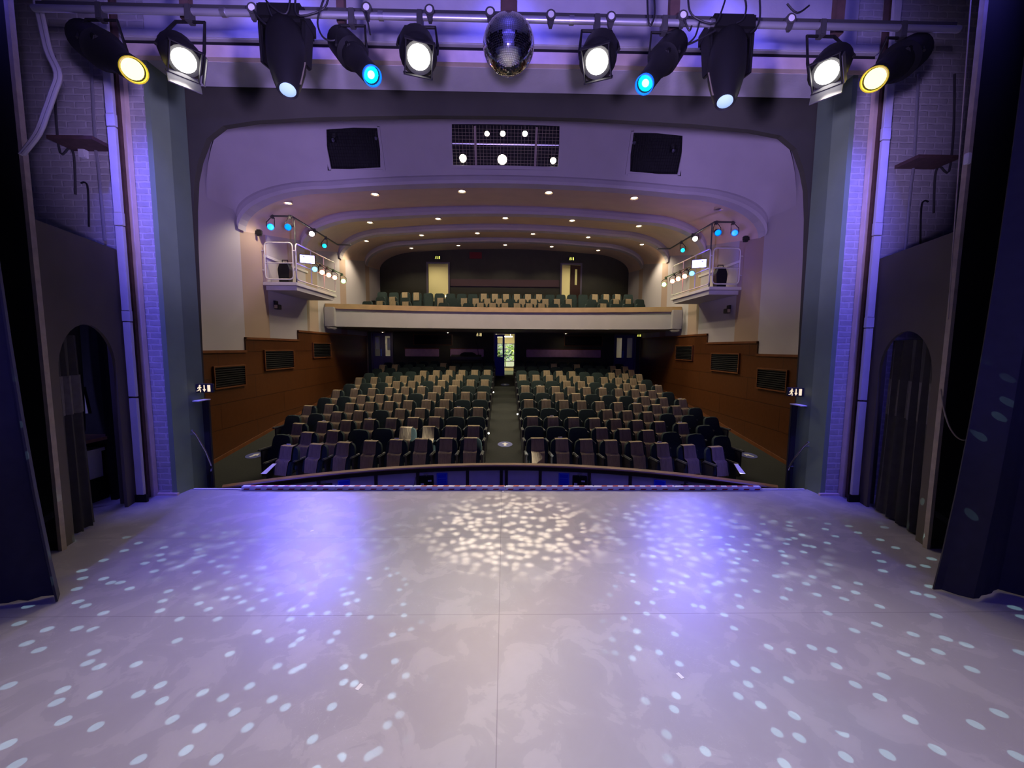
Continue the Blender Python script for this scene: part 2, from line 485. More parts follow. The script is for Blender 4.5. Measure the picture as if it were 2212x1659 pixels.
#MAIN#
# ================================================================== THE SETTING
WX = 6.85                                   # half width of the hall
def zf(y):                                   # raked hall floor
    return -0.90 if y < 8.1 else -0.90 + .1235 * (y - 8.1)

struct(MB().box(-7.6, 7.6, -6.5, 5.5, -.12, 0).build('floor_stage', 'floor'))
struct(MB().box(-4.4, 4.4, 5.42, 5.53, -.9, -.005).build('trim_stage_front', 'black'))
# hall floor, one raked slab
b = MB()
ys = [5.5, 8.1, 20.4]
b.grid([[(-WX - .1, y, zf(y)), (WX + .1, y, zf(y))] for y in ys]); b.grid([[(-WX - .1, y, zf(y) - .15), (WX + .1, y, zf(y) - .15)] for y in ys])
struct(b.build('floor_hall', 'carpet'))

# proscenium wall: painted brick each side of the opening, lintel over it
for s in (-1, 1):
    x0, x1 = sorted((s * 4.40, s * 7.6))
    struct(MB().box(x0, x1, 5.28, 5.75, -.0, 7.6).build('wall_brick_' + SIDE[s], 'brick'))
    x0, x1 = sorted((s * 4.385, s * 4.30))
    # splayed reveal: painted green, in two planes
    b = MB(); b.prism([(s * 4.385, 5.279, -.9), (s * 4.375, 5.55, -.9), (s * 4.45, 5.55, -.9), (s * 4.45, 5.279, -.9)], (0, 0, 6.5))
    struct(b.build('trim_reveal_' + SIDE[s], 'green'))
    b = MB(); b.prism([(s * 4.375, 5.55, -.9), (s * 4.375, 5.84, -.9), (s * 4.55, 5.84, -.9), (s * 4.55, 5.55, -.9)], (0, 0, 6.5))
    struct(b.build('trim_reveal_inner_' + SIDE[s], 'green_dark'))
    struct(MB().box(*sorted((s * 4.36, s * 4.64)), 5.245, 5.28, 0, .03).build('baseboard_' + SIDE[s], 'board'))
struct(MB().box(-4.39, 4.39, 5.28, 5.75, 5.46, 7.6).build('wall_lintel', 'wall_white'))
struct(MB().box(-4.6, 4.6, 5.20, 5.28, 5.465, 5.60).build('trim_1', 'board'))
struct(MB().box(-4.6, 4.6, 5.23, 5.279, 5.60, 5.655).build('trim_2', 'black'))
struct(MB().box(-4.6, 4.6, 5.17, 5.28, 5.655, 5.75).build('trim_3', 'wall_white', bevel=.01))
# dark arch between stage and hall
prof = [(4.43, 2.0), (4.40, 3.4), (4.375, 3.9), (4.33, 4.3), (4.26, 4.56), (4.13, 4.85), (3.90, 5.02), (3.45, 5.095), (2.6, 5.155), (1.1, 5.205)]
arch = [(-4.46, -1.1)] + [(-x, z) for x, z in prof] + [(0, 5.215)] + [(x, z) for x, z in prof[::-1]] + [(4.46, -1.1)]
outer = [(-7, -1.1)] + [(-7 + .01 * i, 8) for i in range(0)] 
b = MB()
rows_in, rows_out = [], []
for x, z in arch:
    # matching point on the outer rectangle
    if abs(x) > 4.2 or z < 4.0:
        ox, oz = (-7 if x < 0 else 7), z
    else:
        ox, oz = x / 4.2 * 7, 7.6
    rows_in.append((x, z)); rows_out.append((ox, oz))
for y in (5.86, 5.95):
    b.grid([[(x, y, z) for x, z in rows_in], [(x, y, z) for x, z in rows_out]])
b.grid([[(x, 5.86, z) for x, z in rows_in], [(x, 5.95, z) for x, z in rows_in]])
# top corners of the panel
for s in (-1, 1):
    b.grid([[(s * 7, 5.86, 4.56), (s * 7, 5.86, 7.6)], [(s * 6.88, 5.86, 7.6), (s * 6.88, 5.86, 7.6)]])
struct(b.build('wall_arch', 'dark'))

# stage house
struct(MB().box(-7.7, -7.6, -6.5, 5.75, 0, 7.7).build('wall_stage_left', 'black_wall'))
struct(MB().box(7.6, 7.7, -6.5, 5.75, 0, 7.7).build('wall_stage_right', 'black_wall'))
struct(MB().box(-7.7, 7.7, -6.6, -6.5, 0, 7.7).build('wall_stage_back', 'black_wall'))
struct(MB().box(-7.7, 7.7, -6.6, 6.2, 7.6, 7.75).build('ceiling_stage', 'wall_white'))

# hall: side walls, wainscot, rear walls
for s in (-1, 1):
    x0, x1 = sorted((s * WX, s * 7.1))
    struct(MB().box(x0, x1, 6.2, 25.9, -1.1, 8.5).build('wall_' + SIDE[s], 'banded'))
    top = [(6.2, 1.88), (10.66, 1.88), (10.66, 2.22), (13.36, 2.22), (13.36, 2.52), (19.9, 2.52)]
    poly = [(s * (WX - .002), y, z) for y, z in top] + [(s * (WX - .002), 19.9, -1), (s * (WX - .002), 6.2, -1)]
    struct(MB().prism(poly, (-s * .04, 0, 0)).build('trim_wainscot_' + SIDE[s], 'wood'))
    k = 4
    for (ya, za), (yb, zb) in zip(top[::2], top[1::2]):
        struct(MB().box(*sorted((s * (WX - .002), s * (WX - .07))), ya, yb, za - .05, za + .012).build('trim_%s_%d' % (SIDE[s], k), 'wood_cap')); k += 1
    b = MB(); b.prism([(s * (WX - .06), 6.2, zf(6.2) - .02), (s * (WX - .06), 6.2, zf(6.2) + .09), (s * (WX - .06), 8.1, zf(8.1) + .09), (s * (WX - .06), 19.9, zf(19.9) + .09), (s * (WX - .06), 19.9, zf(19.9) - .02), (s * (WX - .06), 8.1, zf(8.1) - .02)], (s * .058, 0, 0))
    struct(b.build('baseboard_hall_' + SIDE[s], 'wood_cap'))


def section(x, zc, W=WX, a=2.25, bb=1.0, c=.0099):
    ax = abs(x); k = W - a
    if ax <= k:
        return zc - c * ax * ax
    t = min(1, (ax - k) / a)
    return zc - c * k * k - bb * (1 - math.sqrt(max(0, 1 - t * t)))


def xs_for(W, extra=()):
    k = W - 2.25
    v = [k * i / 10 for i in range(-10, 11)] + [s * (k + 2.25 * math.sin(PI / 2 * i / 12)) for s in (-1, 1) for i in range(1, 13)]
    v += list(extra)
    return sorted(set(round(q, 4) for q in v))


# cove above the first rib, with three lighting slots cut through it
SL = [(-4.37, -3.08), (-1.32, 1.32), (3.10, 4.38)]
COVE = [(9.6, 8.4, 2.8), (10.0, 7.6, 2.0), (10.117, 7.36, 1.75), (10.50, 6.58, .95), (10.6, 6.38, .83)]
xs = xs_for(WX, [e for p in SL for e in p])
xs = [x for x in xs if not any(abs(x - e) < .03 and x not in q for q in SL for e in q)]
hole = {(2, j) for j in range(len(xs) - 1) if any(p[0] - 1e-3 <= xs[j] and xs[j + 1] <= p[1] + 1e-3 for p in SL)}
splay = lambda x, y: x * (y / 10.3) if abs(x) < 4.5 and 10.05 < y < 10.55 else x
struct(MB().grid([[(splay(x, y), y, section(x, z, bb=q)) for x in xs] for y, z, q in COVE], hole).build('ceiling_cove', 'plaster', smooth=True))
struct(MB().box(-WX, WX, 6.2, 9.7, 7.55, 7.7).build('ceiling_front', 'plaster'))
struct(MB().box(-7.2, 7.2, 5.7, 25.9, 8.45, 8.6).build('ceiling_roof', 'black_wall'))
struct(MB().box(-7.7, 7.7, 5.75, 6.2, 7.6, 8.6).build('wall_gable', 'black_wall'))
# ribs and the bays between them
RIBS = [(10.6, 6.38, 6.18, .83), (13.8, 6.72, 6.47, 1.0), (16.9, 7.07, 6.83, 1.0), (20.0, 7.36, 7.17, 1.0)]
for i, (y, zo, zi, bo) in enumerate(RIBS):
    Wi = WX - .05
    xi = xs_for(Wi)
    inn = [(x, section(x, zi, Wi)) for x in xi]
    out = [(x / Wi * (WX + .02), section(x / Wi * WX, zo, WX, bb=bo) + .02) for x in xi]
    b = MB()
    # front moulding: a step, then a rounded nose
    lo = [(x, z + (.0)) for x, z in inn]
    mid = [(a[0] * .75 + c[0] * .25, a[1] * .25 + c[1] * .75) for a, c in zip(inn, out)]
    b.grid([[(x, y + .0, z) for x, z in out], [(x, y - .035, z) for x, z in mid], [(x, y - .05, z * .4 + z2 * .6) for (x, z), (_, z2) in zip(mid, lo)], [(x, y - .02, z) for x, z in lo], [(x, y + .28, z) for x, z in lo], [(x, y + .28, z) for x, z in out]])
    struct(b.build('trim_rib_%d' % (i + 1), 'plaster'))
BAYS = [(10.85, 6.19, 13.85, 6.74), (14.05, 6.48, 16.95, 7.09), (17.15, 6.84, 20.05, 7.38), (20.25, 7.18, 22.6, 7.42)]
xb = xs_for(WX)
for i, (y0, z0, y1, z1) in enumerate(BAYS):
    struct(MB().grid([[(x, y0 + (y1 - y0) * t, section(x, z0 + (z1 - z0) * t)) for x in xb] for t in (0, .5, 1)]).build('ceiling_%d' % (i + 1), 'beige', smooth=True))

# rear wall of the hall, with three doorways; lobby behind it
YR = 20.2
DOORS = [(-6.62, -5.66, 2.68), (-.50, .50, 2.70), (5.60, 6.60, 2.68)]
def wall_with_holes(name, y0, y1, z0, z1, holes, m, zb):
    xs_, k = -WX, 0
    b = MB()
    for xa, xb_, zt in holes:
        b.box(xs_, xa, y0, y1, z0, z1); b.box(xa, xb_, y0, y1, zt, z1); b.box(xa, xb_, y0, y1, z0, zb); xs_ = xb_
    b.box(xs_, WX, y0, y1, z0, z1)
    return struct(b.build(name, m))
wall_with_holes('wall_rear', YR, YR + .15, -1, 3.9, DOORS, 'dark', zf(YR))
wall_with_holes('wall_balcony_rear', 22.4, 22.55, 3.9, 7.7, [(-4.22, -3.12, 6.56), (3.14, 4.16, 6.58)], 'dark', 4.42)
struct(MB().box(-7.1, 7.1, YR + .15, 24.6, .45, zf(YR)).build('floor_lobby', 'lobby_floor'))
struct(MB().box(-7.1, 7.1, YR + .15, 24.6, 3.2, 3.3).build('ceiling_lobby', 'cream'))
wl = [(-7.1, -2.2), (1.2, 7.1)]
struct(MB().box(-7.1, -.50, 24.5, 24.6, .55, 3.2).box(.62, 7.1, 24.5, 24.6, .55, 3.2).box(-.50, .62, 24.5, 24.6, 2.28, 3.2).box(-.50, .62, 24.5, 24.6, .5, .82).build('wall_lobby', 'cream'))
struct(MB().box(-7.1, 7.1, 25.6, 25.7, 4.2, 7.7).build('wall_landing', 'cream'))
struct(MB().box(-7.1, 7.1, 22.55, 25.7, 4.30, 4.42).build('floor_landing', 'lobby_floor'))
struct(MB().box(-7.1, 7.1, 22.55, 25.7, 7.2, 7.3).build('ceiling_landing', 'cream'))
for s in (-1, 1):
    struct(MB().box(s * 2.6 - .05, s * 2.6 + .05, 22.55, 25.6, 4.42, 7.2).build('wall_landing_' + SIDE[s], 'cream'))
for x, y, z, e in ((-6, 22.3, 3.1, 260), (0, 22.6, 3.1, 110), (6, 22.3, 3.1, 260)):
    lamp('lobby_light', 'AREA', (x, y, z), (x, y, 0), (1, .86, .5), e, size=(1.2, .3))
for x in (-4.4, 4.4):
    lamp('landing_light', 'AREA', (x, 24.2, 7.1), (x, 24.2, 4), (1, .86, .5), 45, size=(1, .4))
# garden outside the lobby window
lamp('daylight', 'SUN', (10, 26, 9), (0, 29.5, 1.5), (1, .97, .9), 14).data.angle = .02
struct(MB().box(-5, 5, 34, 34.2, .3, 6).build('wall_sky_backing', 'plaster'))  # pale sunlit wall added in place of the bright sky
b = MB()
struct(MB().box(-4, 4, 24.7, 34, .3, .4).build('ground_outside', 'leaf'))
for k, (x, y, z, r, lb) in enumerate(((-.75, 28.7, .4, .85, 'sunlit round garden bush at the left of the lobby window'), (.75, 29.1, .4, 1.1, 'taller sunlit garden bush at the right of the lobby window'), (.1, 31.6, .4, 1.7, 'broad garden shrub standing behind the two window bushes'))):
    b = MB(); rnd = random.Random(k)
    for q in range(420):
        u, v_ = rnd.uniform(0, 2 * PI), rnd.uniform(-.2, 1)
        n = Vector((math.cos(u) * math.sqrt(1 - v_ * v_), math.sin(u) * math.sqrt(1 - v_ * v_), v_))
        p = Vector((0, 0, r * .75)) + n * r * rnd.uniform(.55, 1)
        t1, t2, _ = frame(n + Vector((rnd.uniform(-1, 1), rnd.uniform(-1, 1), rnd.uniform(-1, 1))))
        q1 = .09 * rnd.uniform(.7, 1.4)
        b.bm.faces.new([b.bm.verts.new(p + t1 * q1 * cx_ + t2 * q1 * .5 * cy_) for cx_, cy_ in ((-1, 0), (0, -1), (1, 0), (0, 1))])
    b.cyl((0, 0, 0), (0, 0, r * .7), .04, 8)
    o = b.build('garden_bush', 'leaf'); o.location = (x, y, z); tag(o, lb, 'bush')
# lobby window
o = MB()
for z in (.82, 1.16, 1.53, 1.90, 2.24):
    o.box(-.50, .62, 24.46, 24.54, z, z + .04)
for x in (-.50, .06, .58):
    o.box(x, x + .04, 24.46, 24.54, .82, 2.28)
wn = struct(o.build('window_1', 'frame_paint'))
MB().box(-.48, .60, 24.495, 24.505, .84, 2.26).build('pane', 'glass', wn)
tag(MB().box(-.6, .45, 23.2, 23.3, 2.62, 2.68).box(-.5, -.48, 23.24, 23.26, 2.68, 3.2).box(.33, .35, 23.24, 23.26, 2.68, 3.2).build('lobby_light_fitting', mat('tube', (1, 1, 1), emit=(1, 1, .85), estr=3)), 'white strip light hanging in the lobby beyond the centre door', 'lamp')

# balcony: curved front, timber ledge, floor in steps, soffit
def by(x):                                    # depth of the balcony front
    return 16.4 - .9 * min(1, (abs(x) / 6.6)) ** 2
bx = [-6.83 + i * 13.66 / 40 for i in range(41)]
struct(MB().grid([[(x, by(x), z) for x in bx] for z in (2.77, 3.44)] + []).grid([[(x, by(x) + .14, z) for x in bx] for z in (2.77, 3.6)]).build('wall_balcony_front', 'plaster'))
b = MB()
def strip(b, f, z0, z1, d0, d1):
    P = [[(x, f(x) + d0, z0) for x in bx], [(x, f(x) + d0, z1) for x in bx], [(x, f(x) + d1, z1) for x in bx], [(x, f(x) + d1, z0) for x in bx], [(x, f(x) + d0, z0) for x in bx]]
    b.grid(P)
strip(b, by, 3.44, 3.63, -.06, .22)
struct(b.build('trim_balcony_ledge', mat('ledge_timber', (.46, .30, .15), .35, noise=.12, nscale=3)))
for s in (-1, 1):
    struct(MB().box(*sorted((s * 6.46, s * 6.84)), 15.36, 15.62, 2.76, 3.5).build('trim_balcony_end_' + SIDE[s], 'plaster', bevel=.02))
struct(MB().grid([[(x, by(x) + .0, 2.765) for x in bx], [(x, 20.2, 2.765) for x in bx]]).build('ceiling_balcony_soffit', 'wall_white'))
BROW = [(17.5, 3.06), (18.45, 3.36), (19.4, 3.70), (20.35, 4.04), (21.3, 4.36)]
b = MB()
yy = 16.6
for k, (y, z) in enumerate(BROW):
    y1 = BROW[k + 1][0] - .45 if k + 1 < len(BROW) else 22.4
    b.box(-WX, WX, y - .45 if k else 16.5, y1, 2.80, z)
struct(b.build('floor_balcony', 'carpet'))
# ================================================================== DOORS, GRILLES, SIGNS IN THE HALL
def door_leaf(name, w_, h_, m, loc, rz, holes, label=None, handle=None):
    """a leaf hinged at its local x = 0, with glazed openings"""
    b = MB(); zs = 0
    (ga, gb, gz0, gz1) = holes
    b.box(0, w_, -.02, .02, 0, gz0); b.box(0, w_, -.02, .02, gz1, h_); b.box(0, ga, -.02, .02, gz0, gz1); b.box(gb, w_, -.02, .02, gz0, gz1)
    o = struct(b.build(name, m)); o.location = loc; o.rotation_euler = (0, 0, rz)
    MB().box(ga, gb, -.006, .006, gz0, gz1).build('pane', 'glass', o)
    hx = handle or w_ - .07
    MB().box(hx - .02, hx + .02, -.05, -.02, .95, 1.30).build('door_handle', 'blue_line', o)
    return o


z0 = zf(YR)
for k, s, xa in ((1, -1, -6.62), (3, 1, 5.60)):
    xb2 = xa + (.96 if s < 0 else 1.0)
    h = 2.08
    fr = struct(MB().box(xa - .06, xa, YR - .05, YR + .02, z0, z0 + h + .07).box(xb2, xb2 + .06, YR - .05, YR + .02, z0, z0 + h + .07).box(xa, xb2, YR - .05, YR + .02, z0 + h, z0 + h + .07).build('door_%d_frame' % k, 'frame_paint'))
    hw = (xb2 - xa) / 2 - .004
    door_leaf('door_%d_leaf' % k, hw, h, 'door_blue', (xa, YR + .06, z0), 0, (.10, hw - .13, .95, 1.95))
    door_leaf('door_%d_leaf_second' % k, hw, h, 'door_blue', (xb2, YR + .06, z0), PI, (.10, hw - .13, .95, 1.95))
struct(MB().box(-.56, -.50, YR - .05, YR + .02, z0, 2.76).box(.50, .56, YR - .05, YR + .02, z0, 2.76).box(-.50, .50, YR - .05, YR + .02, 2.70, 2.76).build('door_2_frame', 'frame_paint'))
door_leaf('door_2_leaf', .50, 2.08, 'door_bright_blue', (-.50, YR - .07, z0), -.06, (.14, .40, .95, 1.95))
for x, z, lb in ((-6.42, 1.95, 'white notice on the glass of the left-hand double door'), (-5.85, 1.9, 'larger white notice on the second leaf of the left-hand double door')):
    p = MB().box(x - .07, x + .07, YR + .10, YR + .104, z - .05, z + .55).build('paper_notice', 'paper'); tag(p, lb, 'notice')
# balcony doors
for k, xa, xb2, zt in ((4, -4.22, -3.12, 6.56), (5, 3.14, 4.16, 6.58)):
    struct(MB().box(xa - .09, xa, 22.34, 22.42, 4.42, zt + .09).box(xb2, xb2 + .09, 22.34, 22.42, 4.42, zt + .09).box(xa, xb2, 22.34, 22.42, zt, zt + .09).build('door_%d_frame' % k, 'frame_paint'))
    struct(MB().box(xa - .2, xb2 + .2, 22.0, 22.4, 4.36, 4.42).build('trim_step_%d' % k, 'frame_paint'))
door_leaf('door_5_leaf', .62, 2.1, 'door_brown', (4.15, 22.36, 4.43), PI + .35, (.18, .34, 1.05, 1.9))
for x, sd in ((-3.45, 'left'), (3.55, 'right')):
    t = thing('floor_lamp', 'round white globe lamp seen through the %s balcony doorway' % sd, 'lamp', (x, 24.6, 4.42))
    MB().cyl((0, 0, 0), (0, 0, .03), .14, 16).cyl((0, 0, .03), (0, 0, .55), .02, 8).build('stand', 'metal', t)
    MB().lathe((0, 0, .52), (0, 0, 1), [(0, 0), (.02, .09), (.12, .16), (.2, .14), (.28, .06), (.3, 0)], 16).build('globe', 'downlight', t, True)

# upholstered panels and louvred grilles on the rear wall of the stalls
for xa, xb2, lb in ((-5.0, -3.3, 'long padded wall panel between the left double doors and the mixing desk'), (-2.73, -1.05, 'padded wall panel behind the mixing desk'), (1.1, 4.88, 'longest padded wall panel, right of the centre doorway')):
    b = MB(); b.box(xa, xb2, YR - .06, YR - .002, 1.54, 1.92)
    o = b.build('wall_panel', 'pelmet', bevel=.02); tag(o, lb, 'wall panel')
    MB().box(xa - .02, xb2 + .02, YR - .08, YR - .002, 1.925, 1.97).build('top_rail', 'wood_cap', o)


def grille(name, label, c, X, Z, n, depth, group):
    """louvred grille about c, half-axes X (along the wall) and Z (up), facing depth"""
    t = thing(name, label, 'vent', c, 0, group); X, Z, D = Vector(X), Vector(Z), Vector(depth)
    e, f = .03, .03
    b = MB()
    xn, zn, d = X.normalized(), Z.normalized(), D * .5
    for sg in (-1, 1):
        b.obox(xn * sg * (X.length + e / 2) + d, xn * e / 2, zn * (Z.length + e), d)
        b.obox(zn * sg * (Z.length + f / 2) + d, xn * X.length, zn * f / 2, d)
    b.build('frame', 'wood_cap', t)
    MB().obox(D * .06, X, Z, D * .05).build('backing', 'black', t)
    b = MB()
    for i in range(n):
        z = -Z.length + (i + .5) * 2 * Z.length / n
        b.obox(zn * z + d * .9, X, zn * (Z.length / n * .25) + D * .0, D * .4 + zn * (Z.length / n * .5))
    b.build('louvre', 'black', t)
    return t


VENT = [(9.42, 10.50, 1.00, 1.49), (11.42, 12.93, 1.33, 1.86), (14.3, 15.68, 1.61, 2.11)]
for s in (-1, 1):
    for k, (ya, yb, za, zb) in enumerate(VENT):
        grille('wall_grille', 'black louvred grille, %s from the stage in the %s wainscot' % (ORD[k + 1], SIDE[s]), (s * (WX - .043), (ya + yb) / 2, (za + zb) / 2), (0, (yb - ya) / 2, 0), (0, 0, (zb - za) / 2), 9, (-s * .05, 0, 0), 'louvred grilles in the wainscot')
grille('wall_grille', 'dark louvred grille above the longest padded panel at the rear', (3.98, YR - .001, 2.38), (.94, 0, 0), (0, 0, .24), 8, (0, -.05, 0), 'louvred grilles in the wainscot')
grille('wall_grille', 'dark louvred grille above the padded panel beside the left double doors', (-3.6, YR - .001, 2.38), (.94, 0, 0), (0, 0, .24), 8, (0, -.05, 0), 'louvred grilles in the wainscot')
o = MB().box(-1.95, -1.28, 22.36, 22.398, 6.86, 7.2).build('wall_notice', 'red_faint'); tag(o, 'dim red panel high on the dark balcony rear wall', 'sign')
o = MB().box(-3.0, 3.0, 22.34, 22.398, 5.35, 5.75).build('wall_panel', 'pelmet_dark', bevel=.02); tag(o, 'long dark padded panel between the two balcony doorways', 'wall panel')


def exit_sign(label, c, w_, h_, m, yaw=0, hang=None):
    t = thing('exit_sign', label, 'exit sign', c, yaw, 'exit signs')
    MB().box(-w_ / 2, w_ / 2, 0, .06, -h_ / 2, h_ / 2).build('housing', 'black', t, bevel=.006)
    k = h_ / .2
    def P(pts):
        return [(x * k, -.003, z * k) for x, z in pts]
    # running figure: head, trunk, two arms, two legs
    b = MB()
    b.prism([( -.085 * k + .016 * k * math.cos(a), -.003, .066 * k + .016 * k * math.sin(a)) for a in [i * PI / 5 for i in range(10)]], (0, .004, 0))
    b.prism(P([(-.098, .048), (-.072, .044), (-.080, -.010), (-.106, -.006)]), (0, .004, 0))
    b.prism(P([(-.098, .046), (-.128, .020), (-.134, -.006), (-.122, -.006), (-.116, .014), (-.092, .030)]), (0, .004, 0))
    b.prism(P([(-.076, .042), (-.052, .016), (-.060, .008), (-.084, .028)]), (0, .004, 0))
    b.prism(P([(-.106, -.006), (-.112, -.040), (-.150, -.052), (-.150, -.066), (-.102, -.056), (-.090, -.012)]), (0, .004, 0))
    b.prism(P([(-.092, -.010), (-.078, -.010), (-.066, -.050), (-.070, -.084), (-.084, -.084), (-.082, -.050)]), (0, .004, 0))
    b.build('running_figure', m, t)
    MB().prism(P([(-.010, .075), (.010, .075), (.010, -.020), (.032, -.020), (0, -.080), (-.032, -.020), (-.010, -.020)]), (0, .004, 0)).build('arrow', m, t)
    MB().prism(P([(.062, .075), (.118, .075), (.118, -.075), (.062, -.075)]), (0, .004, 0)).build('doorway', m, t)
    return t


exit_sign('lit exit sign beside the black board at the left of the arch', (-4.272, 5.72, at(450, 839, 5.72).z), .21, .125, 'exit', .25)
exit_sign('lit exit sign beside the black board at the right of the arch', (4.272, 5.72, at(1709, 847, 5.72).z), .21, .125, 'exit', -.25)
exit_sign('small lit exit sign over the left balcony doorway', (-3.68, 22.33, 6.88), .42, .20, 'exit_green')
exit_sign('small lit exit sign over the right balcony doorway', (3.66, 22.33, 6.90), .42, .20, 'exit_green')
exit_sign('small lit exit sign left of the centre doorway', (at(1035, 723, YR - .07)), .42, .20, 'exit')
exit_sign('small lit exit sign right of the right double doors', (6.72, YR - .3, 2.66), .22, .14, 'exit_green', -.5)
for s in (-1, 1):
    zt = at(448 if s < 0 else 1722, 862 if s < 0 else 872, 5.82).z
    o = MB().box(*sorted((s * 4.43, s * 4.29)), 5.80, 5.85, -.9, zt - .02).build('access_board', 'black', bevel=.01)
    tag(o, 'tall black board standing against the %s jamb of the arch' % SIDE[s], 'board')
    o = MB().box(*sorted((s * 4.40, s * 4.28)), 5.62, 5.84, zt - .012, zt).build('sign_bracket', 'card')
    tag(o, 'thin pale shelf bracket under the %s arch exit sign' % SIDE[s], 'bracket')

# chrome handrails down the steps at each end of the stage front
for s, pts in ((-1, ((413, 930, 5.50), (421, 938, 5.56), (436, 975, 5.72), (444, 1008, 5.82), (438, 1018, 5.80))), (1, ((1748, 955, 5.46), (1738, 964, 5.54), (1722, 990, 5.70), (1715, 1008, 5.80), (1722, 1016, 5.80)))):
    t = thing('handrail', 'bent chrome handrail on the %s green reveal' % SIDE[s], 'handrail', (s * 4.40, 5.5, .8))
    P = []
    for px, py, y in pts:
        q = at(px, py, y); P.append(Vector((s * 4.31, q.y, q.z)) - t.location)
    MB().tube(P, .014, 10).build('rail', 'steel', t, True)
    MB().cyl(P[1], P[1] + Vector((s * .07, 0, 0)), .012, 8).cyl(P[3], P[3] + Vector((s * .09, 0, 0)), .012, 8).build('bracket', 'steel', t, True)

# ================================================================== CEILING DOWNLIGHTS
def downlight(label, p, on=True, watts=30, group='recessed ceiling downlights'):
    t = thing('ceiling_downlight', label, 'downlight', p, 0, group)
    MB().lathe((0, 0, .06), (0, 0, -1), [(0, .10), (.055, .085), (.075, .115), (.07, .12), (0, .11)], 20).build('trim_ring', 'ring', t, True)
    MB().lathe((0, 0, .03), (0, 0, -1), [(0, .085), (.035, .06), (.05, 0)], 16).build('bulb', 'downlight' if on else 'lens_off', t, True)
    if on:
        lamp('downlight_beam', 'SPOT', Vector(p) + Vector((0, 0, -.06)), Vector(p) + Vector((0, 0, -3)), (1, .84, .58), watts, 130, .5, .06)
    return t


M['lens_off'] = mat('unlit_lens', (.12, .10, .09), .3)
LROW = [(11.26, [-5.87, -3.53, -1.18, 1.18, 3.53, 5.87], 0), (14.42, [-4.72, -2.35, 0, 2.35, 4.72], 1), (17.56, [-5.91, -3.57, -1.19, 1.19, 3.57, 5.91], 2), (20.78, [-4.75, -2.37, 0, 2.37, 4.75], 3)]
for k, (y, X, bay) in enumerate(LROW):
    y0, za, y1, zb = BAYS[bay]
    for i, x in enumerate(X):
        z = section(x, za + (zb - za) * (y - y0) / (y1 - y0)) - .03
        on = not (k == 0 and i == 5)
        nm = '%s from the left in the %s row of ceiling downlights' % (ORD[i + 1], ORD[k + 1])
        downlight(('lit recessed downlight, ' if on else 'unlit recessed downlight, ') + nm, (x, y, z), on, (150, 270, 270, 60)[k])
for i, (x, nm) in enumerate(((-5.9, 'left'), (-2.76, 'middle'), (2.98, 'right'))):
    downlight('small %s downlight under the balcony soffit' % nm, (x, 19.5, 2.72), True, 1.5, 'downlights under the balcony')

# ================================================================== LIGHTING PLATFORMS ON THE SIDE WALLS
def rounded_loop(a, b_, c, d, r, n=5):
    """closed tube path through the four corners a b c d with rounded corners"""
    P = [Vector(p) for p in (a, b_, c, d)]; out = []
    for i in range(4):
        p, q, s_ = P[i - 1], P[i], P[(i + 1) % 4]
        u, v = (p - q).normalized() * r, (s_ - q).normalized() * r
        for k in range(n + 1):
            t = k / n
            out.append(q + u * (1 - t) ** 2 + v * t ** 2)
    return out


def par_can(name, label, cat, c, d, r, L, body, lens, glow=None, hook=None, group=None, ring=None):
    """small round lantern at c pointing along d, hung from the point hook"""
    t = thing(name, label, cat, c, 0, group); d = Vector(d).normalized()
    MB().lathe(-d * L, d, [(0, 0), (0, r * .55), (L * .25, r * .8), (L * .6, r * .95), (L, r), (L + .005, r * .92), (L - .01, r * .88)], 18).build('body', body, t, True)
    MB().lathe(d * -.008, d, [(0, r * .88), (.006, 0)], 18).build('lens', lens, t)
    if ring:
        MB().lathe(Vector((0, 0, 0)), d, [(0, r * 1.0), (.02, r * 1.08), (.022, r * .96), (0, r * .9)], 18).build('gel_ring', ring, t, True)
    if hook is not None:
        h = Vector(hook) - Vector(c); x, y, z = frame(d)
        m_ = -d * L * .5
        b = MB(); b.tube([m_ - x * r * .9, m_ - x * r * 1.15, m_ - x * r * 1.15 + Vector((0, 0, r * 1.3)), h + Vector((0, 0, -.05)) - x * r * .5, h + Vector((0, 0, -.05)) + x * r * .5, m_ + x * r * 1.15 + Vector((0, 0, r * 1.3)), m_ + x * r * 1.15, m_ + x * r * .9], .010, 6)
        b.build('yoke', 'lantern', t)
        MB().box(h.x - .03, h.x + .03, h.y - .03, h.y + .03, h.z - .07, h.z + .03).build('clamp', 'lantern_grey', t)
    return t


